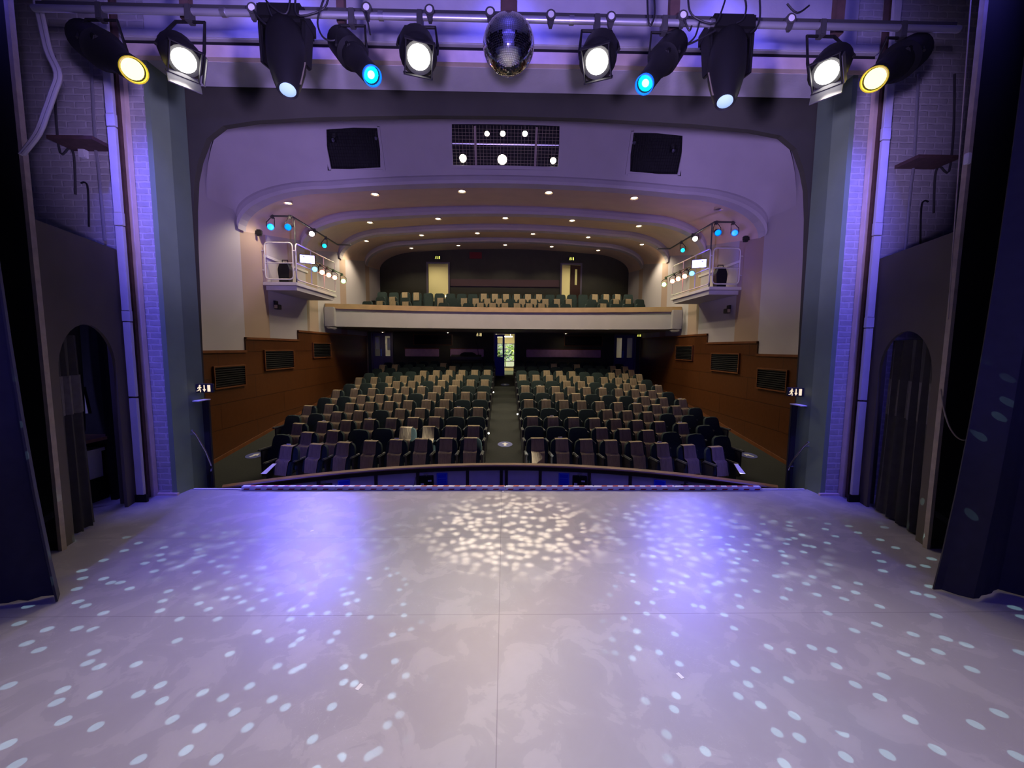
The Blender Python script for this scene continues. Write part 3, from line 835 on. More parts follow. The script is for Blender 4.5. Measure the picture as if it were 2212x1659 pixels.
for s in (-1, 1):
    sd = SIDE[s]
    t = thing('lighting_platform', 'white railed lighting platform bracketed to the %s wall' % sd, 'platform', (s * WX, 11.6, 3.72))
    # local: x towards the hall (-s), y along the wall
    q = lambda x, y, z: Vector((-s * x, y, z))
    b = MB(); b.box(*sorted((0, -s * .95)), 0, 2.7, 0, .09); b.build('deck', 'white_rail', t, bevel=.008)
    MB().prism([q(.03, .1, -.005), q(.9, .1, -.005), q(.9, 2.6, -.005), q(.03, 2.6, -.005)], (0, 0, -.12)).build('deck_beam', 'wall_white', t)
    b = MB(); b.tube(rounded_loop(q(.08, .02, .17), q(.86, .02, .17), q(.86, .02, 1.18), q(.08, .02, 1.18), .12), .018, 8, True)
    b.tube([q(.08, .02, .62), q(.86, .02, .62)], .014, 8); b.tube([q(.86, .02, .42), q(.95, .02, .42)], .014, 8); b.tube([q(.86, .02, .96), q(.95, .02, .96)], .014, 8); b.tube([q(.0, .02, .42), q(.08, .02, .42)], .014, 8); b.tube([q(.0, .02, .96), q(.08, .02, .96)], .014, 8)
    b.build('end_railing', 'white_rail', t, True)
    b = MB(); b.tube(rounded_loop(q(.93, .06, .17), q(.93, 2.66, .17), q(.93, 2.66, 1.18), q(.93, .06, 1.18), .12), .018, 8, True)
    b.tube([q(.93, .06, .62), q(.93, 2.66, .62)], .014, 8)
    for y in (.95, 1.8):
        b.tube([q(.93, y, .17), q(.93, y, 1.18)], .014, 8)
    b.build('side_railing', 'white_rail', t, True)
    MB().box(*sorted((-s * .0, -s * .04)), .1, 2.6, .80, .87).build('wall_rail', 'white_rail', t)
    b = MB(); b.tube([q(.95, .45, .90), q(.95, 3.3, .90)], .016, 8); b.build('lamp_bar', 'lantern_grey', t, True)
    # hanging bars
    bz = 5.62
    o = MB().tube([(s * 6.8, 11.62, bz), (s * 5.97, 11.62, bz), (s * 5.97, 14.7, bz), (s * 5.5, 14.7, bz)], .024, 10).tube([(s * 5.97, 11.75, bz), (s * 5.97, 11.75, 3.81)], .02, 8).build('hanging_bar', 'lantern_grey', None, True)
    tag(o, 'dark bent lantern bar above the %s lighting platform' % sd, 'bar')
    aim = lambda p, tgt: Vector(tgt) - Vector(p)
    stage = Vector((0, 3, .5))
    p = Vector((s * 6.50, 11.5, 5.29)); par_can('spotlight', 'cyan spotlight close to the wall above the %s platform' % sd, 'spotlight', p, aim(p, EYE), .085, .26, 'lantern', 'lens_cyan' if s < 0 else 'lens_blue', None, (p.x, 11.62, bz), 'spotlights above the lighting platforms', 'ring_blue')
    p = Vector((s * 6.02, 11.5, 5.29)); par_can('spotlight', 'blue spotlight at the bar corner above the %s platform' % sd, 'spotlight', p, aim(p, (s * 3, 0, 0)), .085, .28, 'lantern', 'lens_blue', None, (p.x, 11.62, bz), 'spotlights above the lighting platforms', 'ring_blue')
    p = Vector((s * 5.97, 12.77, 5.49 - .03)); par_can('spotlight', 'bright white spotlight on the long bar of the %s platform' % sd, 'spotlight', p, aim(p, EYE), .085, .30, 'lantern', 'lens_white', None, (p.x, 12.95, bz + .02), 'spotlights above the lighting platforms')
    lamp('front_light', 'SPOT', p + aim(p, stage).normalized() * .05, (-s * .8, 3.2, 0), WARM, 260, 40, .7, .08)
    p = Vector((s * 5.95, 13.58, 5.30)); par_can('spotlight', 'long profile spotlight with pale blue lens over the %s platform' % sd, 'spotlight', p, aim(p, EYE), .075, .5, 'lantern', 'lens_cyan', None, (p.x + s * .02, 13.75, bz), 'spotlights above the lighting platforms')
    o = MB().box(-.05, .05, -.04, .04, 0, .16).box(-.09, .09, -.05, .0, .04, .13).build('wall_bracket', 'black'); o.location = (s * 6.76, 11.4, 5.02); tag(o, 'small black fitting on the wall over the %s railing' % sd, 'fitting')
    # LED panel and row of coloured LED cans on the railing
    t = thing('led_floodlight', 'glowing blue-white LED panel on the %s platform railing' % sd, 'stage light', (s * 5.84, 12.15, 4.565), 0, 'LED panels')
    d = aim(t.location, EYE); x, y, z = frame(d)
    MB().obox(-z * .05, x * .21, y * .13, z * .05).build('housing', 'lantern', t, bevel=.01)
    MB().obox(z * .003, x * .19, y * .11, z * .003).build('emitter', 'led_blue', t)
    cans = ((12.6, 'led_sky', 'blue'), (13.1, 'led_red', 'first red'), (13.58, 'led_red', 'second red'), (14.05, 'led_red', 'third red'), (14.78, 'led_green', 'green'))
    for yk, mm, nm in cans:
        p = Vector((s * 5.84, yk, 4.36)); par_can('led_can', '%s LED can in the row along the %s platform railing' % (nm, sd), 'stage light', p, aim(p, EYE), .085, .16, 'lantern', mm, None, (s * 5.92, yk + .06, 4.62), 'coloured LED cans')
    lamp('led_can_light', 'SPOT', (s * 5.7, 14.5, 4.4), (-s * 2, 4.5, 0), (.3, 1, .2), 30, 26, .8, .08)
    lamp('led_can_spill', 'POINT', (s * 5.70, 14.70, 4.36), None, (.25, 1, .12), 6, size=.08)
    lamp('led_can_spill', 'POINT', (s * 5.70, 13.35, 4.36), None, (1, .22, .10), 7, size=.08)
    lamp('led_panel_spill', 'POINT', (s * 5.72, 12.05, 4.58), None, (.10, .06, 1), 14, size=.08)
    # stand / speaker on the platform
    t = thing('equipment_case', 'dark upright equipment case with a handle inside the %s platform end railing' % sd, 'case', (s * 6.45, 11.95, 3.81))
    MB().prism([(-.13, 0, 0), (.13, 0, 0), (.17, 0, .42), (.10, 0, .62), (-.10, 0, .62), (-.17, 0, .42)], (0, .25, 0)).build('cabinet', 'lantern', t, bevel=.015)
    MB().tube([(-.08, .12, .61), (-.08, .12, .70), (.08, .12, .70), (.08, .12, .61)], .014, 6).build('handle', 'lantern', t)
    # fixture under the platform
    t = thing('wall_floodlight', 'small black twin floodlight on the wall below the %s platform' % sd, 'floodlight', (s * (WX - .01), 12.15, 3.18))
    MB().box(*sorted((0, -s * .05)), -.08, .08, -.04, .16).build('bracket', 'black', t)
    MB().obox((-s * .10, -.04, -.02), (.06, 0, 0), (0, .10, 0), (0, 0, .07)).build('housing', 'black', t, bevel=.01)
    MB().obox((-s * .10, -.145, -.02), (.045, 0, 0), (0, .004, 0), (0, 0, .05)).build('reflector', 'tin', t)

# ================================================================== LIGHTING SLOTS IN THE COVE
struct(MB().grid([[(x, 10.9, z) for x in (-5, 5)] for z in (6.5, 8.2)]).grid([[(x, y, 6.50) for x in (-5, 5)] for y in (10.53, 10.9)]).build('wall_slot_back', 'black_wall'))
for k, (xa, xb2) in enumerate(SL):
    nm = ('left', 'centre', 'right')[k]
    t = thing('slot_frame', 'pale painted frame around the %s lighting slot above the arch' % nm, 'frame', ((xa + xb2) / 2, 10.12, 7.36), 0, 'frames of the lighting slots')
    u = Vector((0, 10.50 - 10.117, 6.58 - 7.36)); n_ = Vector((0, -.87, -.45)) * .02
    hx = (xb2 - xa) / 2
    zt = -.0099 * ((xa + xb2) / 2) ** 2
    b = MB()
    for sg in (-1, 1):
        b.obox(Vector((sg * (hx + .03), 0, zt)) + u / 2, (.03, 0, 0), u / 2 * 1.06, n_)
    b.obox(Vector((0, -.012, zt + .03)), (hx, 0, 0), u.normalized() * .03, n_)
    b.obox(Vector((0, 0, zt)) + u * 1.03, (hx, 0, 0), u.normalized() * .02, n_)
    b.build('surround', 'plaster', t)
    # wire mesh behind
    b = MB(); q0 = Vector((0, .06, zt))
    nx = int(2 * hx / .085)
    if k != 1:
        nx = int(2 * hx / .06)
    for i in range(1, nx):
        x = -hx + 2 * hx * i / nx
        b.obox(q0 + Vector((x, 0, 0)) + u / 2, (.004, 0, 0), u / 2, n_ * .2)
    for i in range(1, 12):
        b.obox(q0 + u * i / 12, (hx, 0, 0), u.normalized() * .004, n_ * .2)
    b.build('wire_mesh', 'mesh_wire' if k == 1 else 'lantern', t)
    if k == 1:
        for x in (-.75, .75):
            MB().obox(q0 + Vector((x, .03, 0)) + u / 2, (.028, 0, 0), u / 2, n_).build('upright', 'rail_wood', t)
        MB().obox(q0 + Vector((0, .05, 0)) + u * .42, (hx, 0, 0), u.normalized() * .012, n_).build('crossbar', 'galv', t)
for px, py, r, nm in ((1052, 289, .055, 'upper left'), (1086, 289, .06, 'upper middle'), (1134, 289, .06, 'upper right'), (1000, 342, .085, 'lower left'), (1085, 345, .11, 'lower middle, brightest'), (1195, 347, .07, 'lower right')):
    p = at(px, py, 10.36 if py < 300 else 10.62)
    par_can('front_of_house_lantern', '%s lit lantern in the centre lighting slot' % nm, 'spotlight', p, Vector((p.x * .3, 2.2, .5)) - p, r * 1.2, .2, 'lantern', 'lens_warm', None, (p.x, p.y + .1, p.z + .22), 'lanterns in the centre slot')
    lamp('front_of_house_beam', 'SPOT', p + (Vector((0, 3, 0)) - p).normalized() * .10, (p.x * 1.5, 2.9, 0), WARM, 300, 46, .8, .06)
for x, z, nm in ((-4.25, 7.06, 'left slot, outer corner'), (-3.2, 7.12, 'left slot, inner corner'), (3.2, 7.12, 'right slot, inner corner'), (4.2, 6.95, 'right slot, outer corner')):
    par_can('unlit_lantern', 'unlit lantern glinting in the ' + nm, 'spotlight', (x, 10.38, z), (0, -1, -.5), .05, .14, 'lantern', 'lens_glint', None, (x, 10.45, z + .15), 'unlit lanterns in the side slots')
# ================================================================== SEATS
def make_seat():
    t = thing('theatre_seat', 'x', 'seat')
    # backrest: rounded top, leaning back a little, padded
    out = [(-.235, .40), (-.245, .62), (-.238, .74), (-.215, .815), (-.165, .855), (0, .868), (.165, .855), (.215, .815), (.238, .74), (.245, .62), (.235, .40)]
    lean = lambda z: .12 + (z - .4) * .22
    b = MB(); rings = []
    for off, ins in ((0, .015), (-.02, .0), (-.07, .006), (-.09, .045)):
        rings.append([(x * (1 - ins / .24), lean(z) + off + .03, .63 + (z - .63) * (1 - ins / .24)) for x, z in out])
    V = [[b.bm.verts.new(p) for p in r] for r in rings]
    n = len(out)
    for a, c in zip(V, V[1:]):
        for i in range(n):
            b.bm.faces.new((a[i], a[(i + 1) % n], c[(i + 1) % n], c[i]))
    b.bm.faces.new(V[0][::-1]); b.bm.faces.new(V[-1])
    b.build('backrest', 'seat', t, True)
    # tipped-up seat pan
    b = MB(); b.obox((0, .005, .45), (.215, 0, 0), (0, .035, -.012), (0, .035, .13)); b.build('seat_pan', 'seat', t, bevel=.02)
    for x in (-.265,):
        MB().box(x - .022, x + .022, -.13, .20, 0, .56).build('side_panel', 'seat_frame', t, bevel=.008)
        b = MB(); b.box(x - .032, x + .032, -.20, .16, .565, .605); b.build('armrest', 'arm', t, bevel=.014)
    return t


proto = make_seat()
KIDS[proto.name] = list(proto.children)
end_arm = [c for c in proto.children if c.name.startswith(('side_panel', 'armrest'))]


def make_cover():
    b = MB(); hw = .142
    xs_ = [-hw + 2 * hw * i / 8 for i in range(9)]
    lean = lambda z: .12 + (z - .4) * .22
    prof = [(.162 + .07 + .02, .62), (.255, .84), (.235, .875), (.19, .879), (.135, .872), (.120, .84), (.096, .74), (.066, .62), (.012, .602), (-.012, .585), (-.034, .50), (-.056, .40), (-.068, .33), (-.05, .305)]
    rows = []
    for k, (y, z) in enumerate(prof):
        rows.append([(x * (1 + (.0 if k < 5 else .04 * math.sin(k))), y - .012 - (.006 * math.sin(x * 55 + k) if k > 4 else 0), z) for x in xs_])
    b.sheet(rows, .005)
    return b.build('seat_cover', 'cover', None, True)


cproto = make_cover()
b = MB().box(-.05, .05, -.004, .004, 0, .022)
kproto = b.build('seat_card', 'card')
used = dict(seat=False, cover=False, card=False)


def put(kind, o, loc, rz, label, cat, group):
    c = o if not used[kind] else copy_tree(o)
    used[kind] = True
    c.location = loc; c.rotation_euler = (0, 0, rz); tag(c, label, cat, group)
    return c


ROWY = [8.56, 9.40, 10.17, 11.02, 11.91, 12.86, 13.83, 14.81, 15.85, 16.87, 17.9, 18.75, 19.55]
LEFT = ['CCCCCCCC', 'CCCCDDCCD', 'DDCCCCCCC', 'CCCCCDCCDD', 'DDCCCCCCCC', 'CCCCDCCCDD', 'DDCCCCCCCC', 'CCCCDCCDDD', 'DDCCCCCCCC', 'CCCCCCDDDD', 'DDDCDDDDDD', 'DDDDCDDDCC', 'D....DDDDD']
RIGHT = ['CCCCCCCC', 'DDDCCCDDD', 'CCCCCCCCD', 'DDDDCCCDDD', 'CCCCCCCCCD', 'DDCCDDDCCC', 'CCCCCCCCCD', 'DDDCCDDCCC', 'CCCCCCCCCD', 'DDCCCDDCCC', 'DDDDDDDDCC', 'DDDCDCDDCC', 'DDDDDDDDDD']
CARDS = {(-1, 0): (4, 8), (-1, 1): (7,), (-1, 2): (6, 8), (-1, 3): (2,), (-1, 4): (4,), (-1, 6): (5, 9), (1, 0): (2, 6), (1, 2): (2, 8), (1, 4): (2, 7), (1, 5): (10,), (1, 6): (2, 6), (1, 7): (10,)}
PITCH = .53
MBm = {}
for s, table in ((-1, LEFT), (1, RIGHT)):
    for r, pat in enumerate(table):
        for k, ch in enumerate(pat):
            if ch == '.':
                continue
            x = s * (.47 + PITCH * (k + .5)); y = ROWY[r] - x * x / 37.4
            rz = math.atan2(x, 18.7)
            rowname = 'front row' if r == 0 else ORD[r + 1] + ' row' if r < 12 else 'rearmost row'
            z = zf(y)
            desc = 'covered' if ch == 'C' else 'bare'
            ss = put('seat', proto, (x, y - .12, z), rz, '%s dark green tip-up seat, %s from the aisle, %s, %s block' % (desc, ORD[k + 1], rowname, SIDE[s]), 'seat', 'tip-up seats of the stalls')
            last = k == len(pat) - 1
            if s < 0 and k == 0 or s > 0 and last:      # row end: a second arm
                for e in end_arm:
                    q = e.copy(); COL.objects.link(q); q.parent = ss; q.location = (PITCH, 0, 0)
            if ch == 'C':
                put('cover', cproto, (x, y - .12, z), rz, 'beige cloth over the %s seat from the aisle, %s, %s block' % (ORD[k + 1], rowname, SIDE[s]), 'seat cover', 'cloth covers on the stalls seats')
            if k + 1 in CARDS.get((s, r), ()):
                q = Vector((x, y - .12, z)) + Matrix.Rotation(rz, 3, 'Z') @ Vector((-.02, .20, .884 if ch == 'C' else .874))
                put('card', kproto, q, rz, 'small white card on top of the %s seat, %s, %s block' % (ORD[k + 1], rowname, SIDE[s]), 'card', 'white cards on seat tops')

# balcony: only the tops of the nearest rows show above the ledge
b = MB()
b.prism([(x, .05, z) for x, z in ((-.235, .1), (-.245, .62), (-.215, .815), (-.165, .855), (.165, .855), (.215, .815), (.245, .62), (.235, .1))], (0, .12, 0))
bproto = b.build('balcony_chair', 'seat', None, False, .012)
b = MB(); xs_ = [-.142 + .284 * i / 6 for i in range(7)]
b.sheet([[(x, y - (.005 * math.sin(x * 60 + i) if i > 3 else 0), z) for x in xs_] for i, (y, z) in enumerate(((.19, .6), (.19, .86), (.11, .874), (.036, .868), (.030, .8), (.028, .66), (.03, .5)))], .005)
bcover = b.build('chair_cover', 'cover', None, True)
used.update(bseat=False, bcover=False)
PX1 = [855, 880, 1040, 1065, 1090, 1116, 1140, 1167]
ROWC = [[-5.05, -4.5, -.98, -.48, .04, .56, 1.07, 1.6, 4.35], [-4.85, -3.1, -2.1, -1.55, -1.0, -.5, 1.06, 1.64, 2.2, 2.75, 4.9, 5.4], [-4.65, -4.1, -.95, -.45, .06, .6, 1.15, 1.7, 4.1, 4.65, 5.3]]
for r, (y, z) in enumerate(BROW[:3]):
    k = 0
    n = 0
    while n < 23:
        x = -5.83 + .53 * n + (.0, .26, .05)[r]
        n += 1
        gap = (-3.95 < x < -2.75, -4.0 < x < -3.2, False)[r] or (2.95 < x < 3.7 and r < 2)
        if gap:
            continue
        k += 1
        yy_ = y - .1 * (abs(x) / 6) ** 2 * 4
        rn = ('front', 'second', 'third')[r]
        put('bseat', bproto, (x, yy_ - .05, z), x * .05, 'dark balcony seat, %s from the left of the %s balcony row' % (ORD[k] if k < 14 else 'number %d' % k, rn), 'seat', 'seats in the balcony')
        if any(abs(x - c) < .27 for c in ROWC[r]):
            put('bcover', bcover, (x, yy_ - .05, z), x * .05, 'beige cloth over balcony seat %d of the %s balcony row' % (k, rn), 'seat cover', 'cloth covers on the balcony seats')

# small aisle lights on the row ends
for s, r in ((-1, 3), (-1, 8), (1, 0), (1, 5)):
    x = s * .425; y = ROWY[r] - .2
    t = thing('aisle_light', 'small bright aisle light at the %s-block end of the %s row' % (SIDE[s], ORD[r + 1]), 'aisle light', (x, y, zf(y) + .22), 0, 'aisle lights')
    MB().box(-.02, .02, -.03, .03, -.03, .03).build('housing', 'metal', t, bevel=.005)
    MB().cyl((0, -.03, 0), (0, -.036, 0), .022, 12).build('lamp_face', 'lens_white', t)
# floor stickers with arrows
def sticker(px, py, rot, lb):
    a = at(px, py, 1.0) - EYE                    # ray against the raked floor
    y = (2.0 + .90 + .1235 * 8.1) / (.1235 - a.z)
    t = thing('floor_sticker', lb, 'sticker', (a.x * y, y, zf(y) + .004)); t.rotation_euler = (Matrix.Rotation(math.atan(.1235), 3, 'X') @ Matrix.Rotation(rot, 3, 'Z')).to_euler()
    MB().cyl((0, 0, 0), (0, 0, .003), .20, 32).build('disc', 'sticker', t)
    MB().prism([(-.035, -.12, .004), (.035, -.12, .004), (.035, .01, .004), (.095, .01, .004), (0, .125, .004), (-.095, .01, .004), (-.035, .01, .004)], (0, 0, .002)).build('arrow', 'mark', t)
sticker(1091, 960, 0, 'round blue floor sticker in the aisle beside the front row')
sticker(1091, 831, 0, 'round floor sticker far up the centre aisle')
sticker(550, 984, -.5, 'round blue arrow sticker on the left side aisle floor')
sticker(1617, 984, .7, 'round blue arrow sticker on the right side aisle floor')

# mixing desk behind the left block
t = thing('mixing_desk', 'dark mixing desk on its table at the rear of the left block', 'mixing desk', (-1.9, 19.85, zf(19.85)))
MB().prism([(-.75, -.12, .86), (-.75, -.12, 1.0), (-.75, .12, 1.10), (-.75, .12, .86)], (1.5, 0, 0)).build('console', 'lantern_grey', t, bevel=.01)
MB().box(-.8, .8, -.15, .15, .80, .86).build('table_top', 'black', t)
for x in (-.74, .74):
    MB().box(x - .03, x + .03, -.1, .1, 0, .80).build('leg', 'black', t)
MB().prism([(-.32, -.1, 1.05), (-.28, -.1, 1.14), (-.12, -.1, 1.22), (.30, -.1, 1.22), (.46, -.1, 1.14), (.5, -.1, 1.05)], (0, .2, 0)).build('cover_hump', 'lantern', t, bevel=.02)
MB().tube([(.62, 0, 1.0), (.55, 0, 1.5), (.45, -.05, 1.85)], .012, 6).build('gooseneck_lamp', 'lantern', t)

# white edge markers on the hall floor beside the pit rail
for px, py, dx, lb in ((576, 1020, .06, 'white floor marker at the left end of the pit rail'), (1598, 1020, -.02, 'white floor marker at the right end of the pit rail')):
    p = at(px, py, 7.15)
    o = MB().prism([(-.05, -.10, 0), (.05, -.10, 0), (.05 + dx, .12, .12), (-.02 + dx, .12, .12)], (0, .02, .0)).build('edge_marker', 'mark'); o.location = p; tag(o, lb, 'marker')

# ================================================================== PIT RAIL
RP = 8.97
def rail(a, r=RP, z=0):
    return Vector((r * math.sin(a), 7.72 - RP + r * math.cos(a), z))
AN = [math.radians(-31 + 62 * i / 60) for i in range(61)]
t = thing('pit_rail', 'curved wooden pit rail with pale panels in front of the stalls', 'rail', (0, 7.72, -.9))
L0 = Vector(t.location)
b = MB()
b.grid([[rail(a, RP + dr, z) - L0 for a in AN] for dr, z in ((-.05, -.345), (-.06, -.32), (-.045, -.30), (.10, -.30), (.11, -.345), (-.05, -.345))])
b.build('handrail', 'rail_wood', t, True)
b = MB(); b.grid([[rail(a, RP + dr, z) - L0 for a in AN] for dr, z in ((-.015, -.415), (-.015, -.345), (.05, -.345), (.05, -.415), (-.015, -.415))])
b.build('top_beam', 'pit_post', t)
POSTS = [0, .62, 1.24, 1.86, 2.48, 3.10, 3.72, 4.34]
pa = sorted({s * math.asin(x / RP) for x in (.05, .72, 1.67, 2.42, 3.35, 4.4) for s in (-1, 1)})
for a in pa:
    x, y = math.cos(a), -math.sin(a)
    MB().obox(rail(a, RP, -.655) - L0, Vector((x, y, 0)) * .03, Vector((-y, x, 0)) * .04, (0, 0, .245)).build('post', 'pit_post', t)
for a0, a1 in zip(pa, pa[1:]):
    aa = [a0 + (a1 - a0) * i / 6 for i in range(7)]
    MB().grid([[rail(a, RP + .02, z) - L0 for a in aa] for z in (-.90, -.41)]).build('panel', 'pit_panel', t)
for k, (px, lb) in enumerate(((752, 'first from the left'), (951, 'second from the left'), (1222, 'third from the left'), (1417, 'fourth from the left'))):
    q = at(px, 1035, 7.4); a = math.asin(q.x / (RP - .02)); c = rail(a, RP - .005, -.655)
    t = thing('blue_notice', 'bright blue board on the pit rail panels, ' + lb, 'notice board', c, -a, 'blue boards on the pit rail')
    MB().box(-.105, .105, -.012, 0, -.2, .205).build('board', 'blue_board', t)
    b = MB()
    for x in (-.09, .09):
        b.box(x - .005, x + .005, -.016, -.012, -.2, .19)
    b.box(-.09, .09, -.016, -.012, .185, .195).box(-.075, .075, -.016, -.012, .10, .106).box(-.075, .075, -.016, -.012, .05, .056).box(-.075, .075, -.016, -.012, .0, .006)
    b.build('border', 'blue_line', t)
for k, (px, lb) in enumerate(((716, 'first from the left'), (917, 'second from the left'), (1256, 'third from the left'), (1469, 'fourth from the left'))):
    q = at(px, 1035, 7.4); a = math.asin(q.x / (RP - .02)); c = rail(a, RP - .005, -.60)
    t = thing('socket_box', 'black socket box with cables on the pit rail panels, ' + lb, 'socket box', c, -a, 'socket boxes on the pit rail')
    MB().box(-.14, .14, -.09, 0, -.10, .12).build('housing', 'lantern', t, bevel=.008)
    MB().box(-.105, -.045, -.098, -.09, -.05, -.01).box(.03, .10, -.098, -.09, .02, .05).build('socket', 'card', t)
    MB().box(-.045, .045, -.06, -.03, .145, .165).build('lamp_hood', 'metal', t)
    MB().cyl((0, -.05, .02), (0, -.05, .15), .006, 8).build('stem', 'metal', t)
    if k in (1, 2):
        s = -1 if k == 1 else 1
        MB().tube([(s * .20, -.03, .1), (s * .23, -.04, -.05), (s * .20, -.05, -.18), (s * .10, -.08, -.22), (s * .04, -.1, -.12), (s * .06, -.1, -.04)], .008, 6).build('cable', 'metal', t, True)

# ================================================================== STAGE FLOOR EDGE
t0 = -3.66
SEG = [(-3.66, -2.37), (-2.37, -1.28), (-1.28, .02), (.02, 1.28), (1.28, 2.45), (2.45, 3.68)]
for k, (xa, xb2) in enumerate(SEG):
    t = thing('edge_strip', 'red and white taped plank on the stage edge, %s from the left' % ORD[k + 1], 'edge strip', ((xa + xb2) / 2, 5.49, 0), 0, 'taped planks along the stage edge')
    h = (xb2 - xa) / 2 - .003
    MB().box(-h, h, -.03, .03, 0, .05).build('plank', 'tape_white', t, bevel=.006)
    b = MB(); x = -h + .03
    while x < h - .09:
        b.prism([(x, -.0315, .006), (x + .075, -.0315, .006), (x + .09, -.0315, .022), (x + .015, -.0315, .022)], (0, .001, 0))
        if x + .165 < h:
            b.prism([(x + .075, -.022, .0512), (x + .15, -.022, .0512), (x + .165, .022, .0512), (x + .09, .022, .0512)], (0, 0, .001))
        x += .156
    b.build('hazard_stripe', 'tape_red', t)
for s, x0, x1 in ((-1, -4.33, -3.68), (1, 3.70, 4.32)):
    o = MB().box(x0, x1, 5.475, 5.505, 0, .012).build('nosing_strip', 'mark'); tag(o, 'plain white nosing strip at the %s end of the stage edge' % SIDE[s], 'nosing')
for k, (px, py, w_, rz, lb) in enumerate(((760, 1059, .05, .9, 'white tape mark below the taped edge, left of centre'), (1087, 1061, .05, 1.57, 'white tape mark at the middle of the stage edge'), (1412, 1060, .06, -.7, 'white tape mark below the taped edge, right of centre'), (776, 1484, .045, 1.2, 'white tape mark downstage left of centre, on bare floor'), (1469, 1460, .045, -1.15, 'white tape mark on the bare floor, right of centre'), (674, 1147, .03, .2, 'tiny white tape mark on the blue-lit floor'), (1515, 1146, .03, -.4, 'tiny white tape mark on the violet-lit floor'))):
    a = at(px, py, 1.0) - EYE; y = -2.0 / a.z
    o = MB().box(-w_ / 2, w_ / 2, -.012, .012, 0, .0015).build('tape_mark', 'mark'); o.location = (a.x * y, y, .0005); o.rotation_euler = (0, 0, rz); tag(o, lb, 'tape mark')

# ================================================================== STAGE SIDES
def drape(name, label, x0, x1, y, z0, z1, folds, amp, m, seed, taper=0.0, axis=None, band=None, cat='curtain'):
    """hanging cloth with vertical folds; axis = (origin, direction) for a cloth that does not run along x"""
    rnd = random.Random(seed); n = folds * 8
    ph = [rnd.uniform(0, 6.28) for _ in range(4)]
    def pt(u, z):
        v = (z - z0) / (z1 - z0)
        f = amp * (math.sin(u * folds * 2 * PI + ph[0] + .3 * math.sin(v * 4)) + .45 * math.sin(u * folds * 3.7 * PI + ph[1] + v) ) * (1 - .25 * v)
        hem = .02 * math.sin(u * folds * 4 * PI + ph[2]) if v < .03 else 0
        x = x0 + (x1 - x0) * (u + taper * (1 - v) ** 4 * (u - .5))
        return x, f, z + abs(hem)
    zs = [z0, z0 + .05, z0 + .12, z0 + .3] + [z0 + .3 + (z1 - z0 - .3) * i / 12 for i in range(1, 13)]
    if band:
        zs = sorted(set(zs + list(band)))
    def P(u, z):
        x, f, zz = pt(u, z)
        if axis:
            o, d, nn = axis
            return Vector(o) + Vector(d) * x + Vector(nn) * f + Vector((0, 0, zz))
        return Vector((x, y + f, zz))
    b = MB(); b.sheet([[P(i / n, z) for i in range(n + 1)] for z in zs], .012)
    o = b.build(name, m, None, True); tag(o, label, cat)
    if band:
        c = MB(); nn = Vector(axis[2]) if axis else Vector((0, -1, 0))
        c.sheet([[P(i / n, z) - nn * .011 * (1 if axis else -1) for i in range(n + 1)] for z in [band[0] + (band[1] - band[0]) * k / 4 for k in range(5)]], .003)
        c.build('pale_band', 'drape_band', o, True)
    return o


